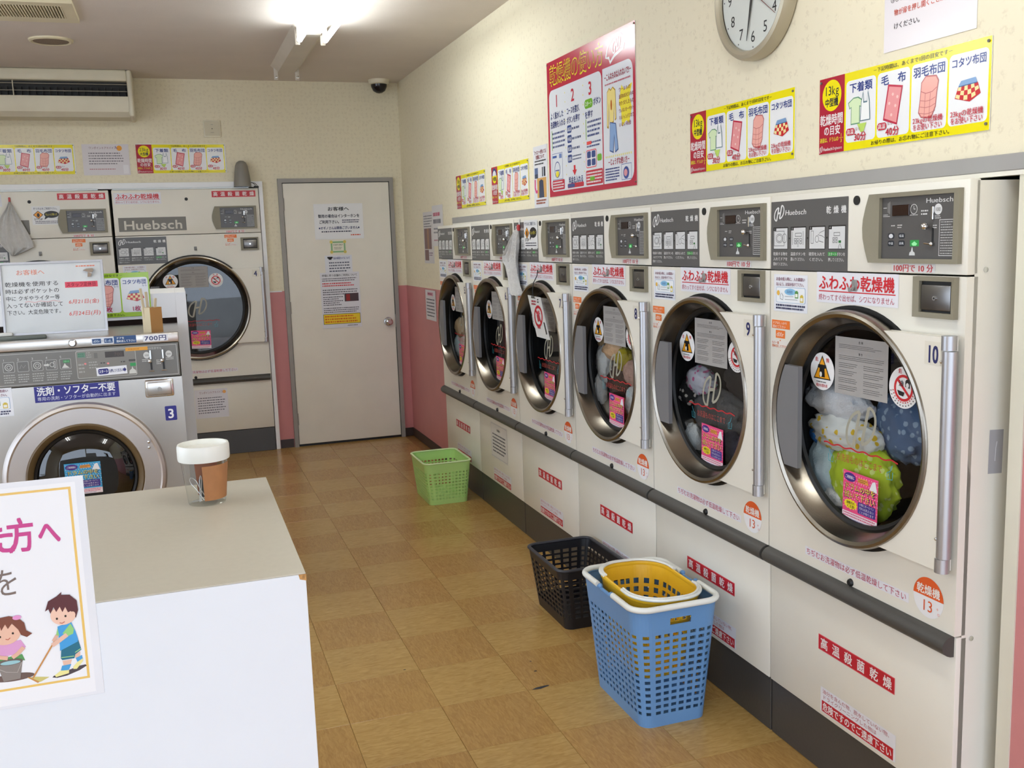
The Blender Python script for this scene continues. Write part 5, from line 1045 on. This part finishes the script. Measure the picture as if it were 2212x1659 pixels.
# ------------------------------------------------------------------ whiteboard on the washer
wbd = empty('whiteboard', (-2.06, 2.375, 1.2035)); wbd.rotation_euler = (-.14, 0, 0)
WBW, WBH, z0 = .362, .275, .032
def wbp(mb, n, m, **k): return mb.build(n, m, wbd, **k)
wbp(MB().box(-WBW/2+.004, WBW/2-.004, .002, .010, z0+.004, z0+WBH-.004), 'board', mat('whiteboard_enamel', '#DDE1E2', .12), smooth=False)
wbp(MB().frame([(-WBW/2,z0),(WBW/2,z0),(WBW/2,z0+WBH),(-WBW/2,z0+WBH)], [(-WBW/2+.008,z0+.008),(WBW/2-.008,z0+.008),(WBW/2-.008,z0+WBH-.008),(-WBW/2+.008,z0+WBH-.008)], -.003, .013), 'board_frame', ALU)
wbp(MB().rbox(-WBW/2, WBW/2, -.006, .013, 0, z0-.001, .003, 1), 'bottom_rail', mat('rail_white', '#D6D8DA', .4))
wbp(MB().rbox(-WBW/2-.02, -.035, -.034, -.004, .012, .030, .006, 2), 'pen_tray', mat('tray_grey_green', '#6A7068', .45))
cvb = Cv(); ink = '#2A2A2E'; rd = '#E0524A'
for k, t in enumerate(('乾燥機を使用する', '時は必ずポケットの', '中に クギやライター等', '入ってないか確認して', '下さい。大変危険です。')): cvb.text(t, -.165, .224-.0265*k, .0195, ink, .186+(.010 if k > 2 else 0), 'l', 1)
cvb.make('black_handwriting', wbd, (0, .0017, 0), FRONT, P_PAPER); cvb = Cv().text('お客様へ', -.125, .268, .022, '#E58A70', .10, 'l', 1).bars(.085, .280, .072, .010, '#E58A70', 1, 1, 190)
cvb.path([(-.10+.011*i, .156+.0025*math.sin(i*1.6)) for i in range(12)], .0013, '#E58A8A', 1)
cvb.rect(.042, .204, .115, .022, '#E0586A', 1).text('スタッフ定休日', .099, .215, .018, '#7A2A38', .105, 'c', 3).text('6月21日(金)', .05, .150, .019, rd, .108, 'l', 1, it=.15).text('6月24日(月)', .048, .105, .020, rd, .112, 'l', 1, it=.15)
cvb.make('red_handwriting', wbd, (0, .0017, 0), FRONT, P_PAPER)
tag(wbd, 'small whiteboard with handwritten black and red Japanese notes on the washer', 'whiteboard')
MW = wbd.matrix_basis
def on_board(o, x, y, z): o.location = MW @ Vector((x, y, z)); o.rotation_euler = wbd.rotation_euler; return o
o = MB().prism([(-.019,.004),(.012,-.006),(.019,.004),(.016,.012),(-.006,.011)], -.012, -.0005).prism([(-.004,-.020),(.008,-.020),(.012,-.006),(-.002,-.002)], -.008, -.0008).build('magnet_clip', CHROME); on_board(o, .128, .0018, .262); tag(o, 'metal bulldog clip magnet on the upper right of the whiteboard', 'clip')
o = MB().rbox(-.022, .022, -.012, .012, 0, .013, .003, 2).build('board_eraser', mat('white_felt', '#DEDCD4', .9)); on_board(o, -.170, -.019, .0302); tag(o, 'white felt eraser on the whiteboard tray', 'eraser')
o = MB().cyl((-.05,0,0), (.04,0,0), .0055, 12).cyl((.04,0,0), (.055,0,0), .003, 10).build('marker_pen', BLACK); on_board(o, .02, -.012, .0056); tag(o, 'black marker pen lying under the whiteboard', 'pen')
# carton with sticks
bx = empty('stick_holder', (-1.715, 2.345, 1.2002), .62)
MB().box(-.026, .026, -.026, .026, 0, .0015).box(-.026, -.0245, -.026, .026, .0015, .118).box(.0245, .026, -.026, .026, .0015, .118).box(-.0245, .0245, .0245, .026, .0015, .118).build('carton', mat('carton_cream', '#D9C8A4', .75), bx, smooth=False)
MB().box(-.026, .026, -.0265, -.025, .0015, .118).build('carton_front', mat('carton_brown', '#C08E54', .75), bx, smooth=False)
tag(bx, 'small brown carton holding sticks on the washer edge', 'carton')
for k, (dx, dy, h, r) in enumerate(((-.012,.006,.19,-.10), (-.004,.012,.175,-.04), (.008,.004,.15,.10))):
    o = MB().rbox(-.005, .005, -.002, .002, 0, h, .001, 1).build('wooden_stick', mat('pale_wood', '#D2C2A2', .7)); o.location = (-1.722+dx, 2.342+dy, 1.2035); o.rotation_euler = (.05, r, .3)
    tag(o, ['tallest wooden stick in the carton on the washer, leaning left', 'middle wooden stick in the carton on the washer', 'shortest wooden stick in the carton, leaning right'][k], 'stick', 'sticks in the carton')

# ------------------------------------------------------------------ baskets
def rr_cols(hx_, hy_, r, nx, ny, nc, rib=.38):
    """boundary points of a rounded rectangle, each with True where an opening starts"""
    pts = []
    def side(a, b, n):
        for k in range(n):
            for f, op in ((k/n, False), ((k+rib)/n, True)): pts.append(((a[0]+(b[0]-a[0])*f, a[1]+(b[1]-a[1])*f), op))
    def corner(cx, cy, a0):
        for k in range(nc): a = a0+PI/2*k/nc; pts.append(((cx+r*math.cos(a), cy+r*math.sin(a)), k % 4 in (1, 2)))
    side((-hx_+r, -hy_), (hx_-r, -hy_), nx); corner(hx_-r, -hy_+r, -PI/2); side((hx_, -hy_+r), (hx_, hy_-r), ny); corner(hx_-r, hy_-r, 0)
    side((hx_-r, hy_), (-hx_+r, hy_), nx); corner(-hx_+r, hy_-r, PI/2); side((-hx_, hy_-r), (-hx_, -hy_+r), ny); corner(-hx_+r, -hy_+r, PI)
    return pts
def basket(name, label, loc, base, rim, h, nx, ny, zb, zt, nrow, gap, m, rim_m, rim_r=.008, nc=8, th=.0026, slot=None, rz=0.0, rib=.38):
    b = empty(name, loc, rz)
    P0 = rr_cols(*base, nx, ny, nc, rib); P1 = rr_cols(*rim, nx, ny, nc, rib); n = len(P0)
    ph = (zt-zb)/nrow
    zs = [(0.0, False)]
    for k in range(nrow): zs += [(zb+ph*k, True), (zb+ph*(k+gap), False)]
    if slot: zs += [(slot[0], False), (slot[1], False)]
    zs.append((h, False))
    mb = MB(); vs = []
    for z, _ in zs:
        f = z/h
        vs += [(P0[i][0][0]*(1-f)+P1[i][0][0]*f, P0[i][0][1]*(1-f)+P1[i][0][1]*f, z) for i in range(n)]
    fs = []
    for j in range(len(zs)-1):
        for i in range(n):
            hole = P0[i][1] and zs[j][1]
            if slot and zs[j][0] == slot[0] and abs(P1[i][0][0]+P1[(i+1) % n][0][0])/2 < slot[2] and abs(P1[i][0][1]) > rim[1]-.01: hole = True
            if not hole: fs.append((j*n+i, j*n+(i+1) % n, (j+1)*n+(i+1) % n, (j+1)*n+i))
    mb.add(vs, fs); mb.add([(P0[i][0][0], P0[i][0][1], .004) for i in range(n)], [tuple(range(n))])
    o = mb.build('basket_body', m, b, smooth=False); sd = o.modifiers.new('thickness', 'SOLIDIFY'); sd.thickness = th; sd.offset = 0
    rp = [(p[0], p[1], h) for p, _ in P1]
    return b, rp, P1
GRN = mat('lime_plastic', '#BBE48A', .38, var=.02); BLK = mat('black_plastic', '#1B1A1E', .4); BLU = mat('blue_plastic', '#6895C6', .35, var=.03); YEL = mat('yellow_plastic', '#F0BE2C', .35, var=.02); WHP = mat('white_plastic', '#ECEDE6', .35, var=.01)
b, rp, _ = basket('laundry_basket', '', (-.193, 3.905, 0), (.115, .172, .03), (.142, .186, .038), .25, 9, 12, .03, .200, 9, .56, GRN, None)
MB().tube(rp, .007, 10, True, .005).build('rim', mat('pale_lime_plastic', '#D2E6AE', .4), b); tag(b, 'lime green plastic laundry basket on the floor by dryer 5', 'basket', 'laundry baskets on the floor')
b, rp, _ = basket('laundry_basket', '', (-.163, 1.88, 0), (.108, .165, .03), (.142, .188, .038), .25, 5, 8, .045, .220, 8, .62, BLK, None, rib=.3)
MB().tube(rp, .008, 10, True, .006).build('rim', mat('dark_grey_rim', '#34343A', .4), b); tag(b, 'black plastic laundry basket on the floor behind the blue basket', 'basket', 'laundry baskets on the floor')
b, rp, P1 = basket('laundry_basket', '', (-.236, 1.078, 0), (.112, .178, .035), (.150, .212, .055), .40, 6, 11, .042, .325, 13, .52, BLU, None, rib=.34, slot=(.342, .364, .042))
nn = len(rp); lo = [i for i, p in enumerate(rp)]
k1 = [i for i in lo if rp[i][1] < -.045]; k2 = [i for i in lo if rp[i][1] > .045]
k1 = sorted(k1, key=lambda i: math.atan2(rp[i][1], rp[i][0])); k2 = sorted(k2, key=lambda i: math.atan2(rp[i][1], rp[i][0]))
for kk in (k1, k2): MB().tube([(rp[i][0]*1.01, rp[i][1]*1.01, .402) for i in kk], .0095, 12).build('white_rim', WHP, b)
MB().tube([(p[0], p[1], .394) for p in rp], .006, 8, True).build('blue_rim', BLU, b)
for sx in (-1, 1):
    for sy in (-1, 1): MB().sphere((sx*.152, sy*.043, .402), .009, 10).build('rim_joint', BLU, b)
tag(b, 'tall blue laundry basket with a white rim, nearest on the floor', 'basket', 'laundry baskets on the floor')
b, rp, _ = basket('shopping_basket', '', (-.240, 1.085, .135), (.085, .135, .070), (.122, .182, .100), .272, 2, 5, .03, .232, 7, .62, YEL, None, nc=16, rib=.25)
b.rotation_euler = (0.02, .03, 0)
MB().tube([(p[0], p[1], .272) for p in rp], .005, 8, True, .008).build('rim', YEL, b)
for sg in (-1, 1):
    kk = sorted([i for i in range(len(rp)) if sg*rp[i][1] > .05], key=lambda i: math.atan2(rp[i][1], rp[i][0]))
    for f, zz, rr in ((1.035, .281, .0055), (.985, .284, .004)): MB().tube([(rp[i][0]*f, rp[i][1]*f, zz) for i in kk], rr, 10).build('carry_handle', WHP, b)
tag(b, 'yellow oval carrying basket with white handles standing inside the blue basket', 'basket')

# ------------------------------------------------------------------ laundry in the drums
def cloth(name, dn, x, y, z, sx, sy, sz, col, label, seed, spots=None, rot=0.0, fold=.30):
    """crumpled garment inside the drum of dryer dn; x, z in dryer coordinates, y depth"""
    bm = bmesh.new(); bmesh.ops.create_icosphere(bm, subdivisions=4, radius=1.0)
    for v in bm.verts:
        p = v.co.normalized(); q = p*1.6+Vector((seed*3.1, seed*1.7, seed*.9))
        a = noise.noise(q)*.5; rdg = 1-abs(noise.noise(q*2.1+Vector((5, 2, 1)))*2); rd2 = 1-abs(noise.noise(q*4.7)*2)
        v.co = p*(1+fold*(a+.55*(rdg-.5)+.12*(rd2-.5)))
    me = bpy.data.meshes.new(name)
    for v in bm.verts: v.co = Vector((v.co.x*sx, v.co.y*sy, v.co.z*sz))
    bm.to_mesh(me); bm.free(); me.polygons.foreach_set('use_smooth', [True]*len(me.polygons))
    m = mat('cloth_'+col.lstrip('#')+(spots or '').lstrip('#'), col, .9, spec=.2, var=.06, vscale=18, bump=.35, bscale=220) if not spots else spot_mat(col, spots)
    me.materials.append(m); o = bpy.data.objects.new(name, me); COL.objects.link(o)
    D = ROW[dn]; o.location = Matrix.Translation(D.location) @ Matrix.Rotation(RP, 4, 'Z') @ Vector((x, y, z)); o.rotation_euler = (rot, 0, RP)
    return tag(o, label, 'laundry', 'laundry in the dryer drums')
def spot_mat(col, spots):
    nm = 'print_'+col.lstrip('#')+spots.lstrip('#')
    if nm in MATS: return MATS[nm]
    m = mat(nm, col, .9, spec=.2, var=.06, vscale=18); nt = m.node_tree; bs = nt.nodes['Principled BSDF']
    tc = nt.nodes.new('ShaderNodeTexCoord'); vo = nt.nodes.new('ShaderNodeTexVoronoi'); vo.inputs['Scale'].default_value = 42; nt.links.new(tc.outputs['Object'], vo.inputs['Vector'])
    rp_ = nt.nodes.new('ShaderNodeValToRGB'); rp_.color_ramp.elements[0].position = .30; rp_.color_ramp.elements[1].position = .36; rp_.color_ramp.elements[0].color = hx(spots)+(1,); rp_.color_ramp.elements[1].color = hx(col)+(1,)
    nt.links.new(vo.outputs['Distance'], rp_.inputs['Fac']); nt.links.new(rp_.outputs['Color'], bs.inputs['Base Color']); return m
cloth('towel', '10', .205, .085, 1.065, .135, .04, .060, '#E6E8EE', 'white towel bunched at the top left in dryer 10', 1)
cloth('shirt', '10', .42, .125, 1.02, .10, .045, .09, '#5E789E', 'blue grey shirt at the right in dryer 10', 2, '#9AB2CE')
cloth('bib', '10', .245, .076, .975, .145, .035, .050, '#E4E6E4', 'white baby bib with yellow print in the middle of dryer 10', 3, '#E8C23C')
cloth('towel', '10', .320, .080, .862, .130, .038, .105, '#BDD43A', 'lime green towel in the front of dryer 10', 4, '#D8E68A')
cloth('shirt', '10', .155, .085, .865, .062, .035, .095, '#B4C8D0', 'pale blue shirt at the lower left in dryer 10', 5)
cloth('sock', '10', .215, .082, .785, .070, .032, .033, '#E2E2E0', 'white sock at the bottom left of dryer 10', 6)
cloth('trousers', '10', .135, .095, .955, .050, .04, .035, '#2F6EB0', 'bright blue trousers at the left edge of dryer 10', 7)
cloth('blouse', '9', .215, .076, 1.025, .085, .034, .050, '#B9BAC8', 'pale floral blouse in the middle of dryer 9', 11, '#B8608A')
cloth('trousers', '9', .305, .098, .925, .165, .045, .080, '#5A5A5C', 'charcoal trousers in dryer 9', 12)
cloth('scarf', '9', .130, .080, .972, .050, .034, .050, '#2A2A2C', 'black and white printed scarf at the left in dryer 9', 13, '#C8C4C0')
cloth('jeans', '9', .38, .085, .822, .10, .038, .060, '#23283E', 'dark navy jeans at the bottom right of dryer 9', 14)
cloth('towel', '9', .160, .078, .805, .036, .03, .060, '#D6DEE4', 'white towel at the bottom left of dryer 9', 15)
cloth('sweater', '9', .43, .130, 1.05, .12, .045, .075, '#2B2629', 'black sweater at the back right of dryer 9', 16)
cloth('shirt', '8', .150, .078, 1.0, .055, .034, .080, '#DDE0E2', 'white shirt hanging down in dryer 8', 21)
cloth('towel', '8', .240, .085, 1.06, .085, .036, .040, '#E8BE96', 'peach towel at the top of dryer 8', 22)
cloth('towel', '8', .350, .078, 1.035, .050, .034, .050, '#C2B02E', 'mustard yellow towel at the right in dryer 8', 23)
cloth('trousers', '8', .280, .105, .925, .130, .045, .080, '#4A342E', 'dark brown trousers low in dryer 8', 24)
cloth('shirt', '8', .310, .080, .822, .080, .034, .055, '#B4603A', 'rust orange shirt at the bottom of dryer 8', 25)
cloth('sleeve', '8', .125, .070, .885, .022, .028, .080, '#E2E2E2', 'white sleeve hanging at the left in dryer 8', 26)
cloth('towel', '8', .130, .100, 1.085, .040, .034, .045, '#D2B48A', 'beige towel at the upper left in dryer 8', 27)
cloth('blouse', '8', .410, .085, .985, .050, .036, .050, '#C9A396', 'dusty pink blouse at the right of dryer 8', 28)
cloth('pillowcase', '8', .425, .080, .865, .045, .034, .065, '#DCDCDC', 'white pillowcase at the lower right of dryer 8', 29)
cloth('towel', '5', .190, .078, .985, .085, .034, .065, '#C8AC88', 'tan towel in the middle of dryer 5', 31)
cloth('shirt', '5', .150, .075, .865, .060, .032, .085, '#B6C6CE', 'pale blue shirt low in dryer 5', 32)
cloth('pillowcase', '5', .255, .080, .875, .065, .034, .065, '#DCC6C0', 'pale pink pillowcase at the lower right of dryer 5', 33)
# ------------------------------------------------------------------ hanging towels and card
def drape(name, rows, th, m, folds=5, amp=.01):
    """hanging cloth: rows of (z, left, right) seen from the front"""
    N = 28; vs = []; fs = []; R_ = len(rows)
    for side in (0, 1):
        for j, (z, a, b_) in enumerate(rows):
            for i in range(N+1):
                f = i/N; y = -amp*(1+math.sin(f*folds*2*PI+j*.35))*min(1, .35+j/3)-.004-(th if side == 0 else 0)*(1 if 0 < i < N else .3)
                vs.append((a+(b_-a)*f, y, z))
    L = R_*(N+1)
    for j in range(R_-1):
        for i in range(N):
            q = (j*(N+1)+i, j*(N+1)+i+1, (j+1)*(N+1)+i+1, (j+1)*(N+1)+i); fs.append(q[::-1]); fs.append(tuple(k+L for k in q))
    for j in range(R_-1):
        for i in (0, N): q = (j*(N+1)+i, (j+1)*(N+1)+i, (j+1)*(N+1)+i+L, j*(N+1)+i+L); fs.append(q)
    return MB().add(vs, fs)
TOW = mat('white_terry', '#E4E2DE', .95, spec=.1, var=.05, vscale=40, bump=.8, bscale=260)
t = empty('hanging_towel', (0, 2.972, 0), RP)
drape('t', [(1.575,.090,.098),(1.555,.078,.108),(1.52,.045,.118),(1.48,-.02,.120),(1.45,-.075,.116),(1.42,-.078,.112),(1.40,-.050,.112),(1.36,-.035,.118),(1.32,-.020,.130),(1.29,-.010,.145),(1.262,.012,.160),(1.255,.05,.155)], .012, TOW, 3, .012).build('towel_cloth', TOW, t, loc=(0, -.006, 0))
MB().rbox(.087, .103, -.016, -.002, 1.570, 1.600, .003, 1).build('clip', mat('red_clip', '#C43A3A', .4), t); MB().rbox(.090, .100, -.007, -.0005, 1.598, 1.628, .002, 1).build('hook_tab', mat('clear_tab', '#DADAD6', .3), t)
tag(t, 'white towel hanging from a red clip between dryers 6 and 7', 'towel')
t = empty('hanging_towel', (-2.638, 5.80, 0))
drape('t', [(1.895,-.004,.006),(1.86,-.02,.022),(1.80,-.06,.045),(1.74,-.085,.072),(1.68,-.10,.098),(1.62,-.085,.122),(1.585,-.06,.125),(1.555,-.035,.06),(1.53,-.02,.0)], .010, TOW, 3, .012).build('towel_cloth', TOW, t, loc=(0, -.008, 0))
MB().rbox(-.006, .006, -.016, -.002, 1.885, 1.925, .002, 1).build('clip', MATS['red_clip'], t)
tag(t, 'greyish towel hanging from a red clip on the large dryer at the far left', 'towel')
cd = empty('hanging_card', (0, 2.972, 0), RP)
MB().tube([(.372, -.019, 1.384), (.392, -.030, 1.36), (.385, -.047, 1.325), (.380, -.050, 1.29), (.392, -.051, 1.258)], .0022, 8).build('cord', BLACK, cd)
c = Cv().poly([(0,0),(.168,-.004),(.275,-.19),(.11,-.188)], '#DCDCDA', 0)
c.rect(.055, -.012, .05, .004, '#4A4A4A', 2).text('点', .075, -.026, .020, '#B83040', None, 'c', 2, True); c.ops.pop(); c.bars(.05, -.045, .065, .026, '#B83040', 2, 2, 200, .6).bars(.128, -.032, .02, .022, '#333336', 2, 2, 201, .6)
c.ring(.138, -.092, .048, .044, .013, '#C02A34', 2); c.line(.10, -.062, .178, -.124, .013, '#C02A34', 2); c.poly([(.14+(.012 if i % 2 else .022)*math.cos(i*PI/7), -.078+(.010 if i % 2 else .018)*math.sin(i*PI/7)) for i in range(14)], '#C8505A', 3).poly([(.115,-.088),(.15,-.082),(.165,-.11),(.13,-.118)], '#B04048', 3)
c.bars(.125, -.150, .045, .012, '#C02A34', 1, 2, 202, .7).poly([(.20,-.115),(.215,-.115),(.245,-.165),(.232,-.170)], '#2E2E32', 2)
cc_ = c.make('card_print', cd, (.320, -.0535, 1.268), FRONT, P_LAM)
MB().prism([(.320,1.268),(.430,1.080),(.595,1.078),(.488,1.264)], -.053, -.0515).build('card', mat('card_white', '#DCDCDA', .3), cd, smooth=False)
MB().rbox(.372, .412, -.056, -.0505, 1.256, 1.266, .001, 1).build('card_clip', DGREY, cd)
tag(cd, 'white card with a red prohibition ring hanging on a black cord over dryer 7', 'card')
flush_prints()
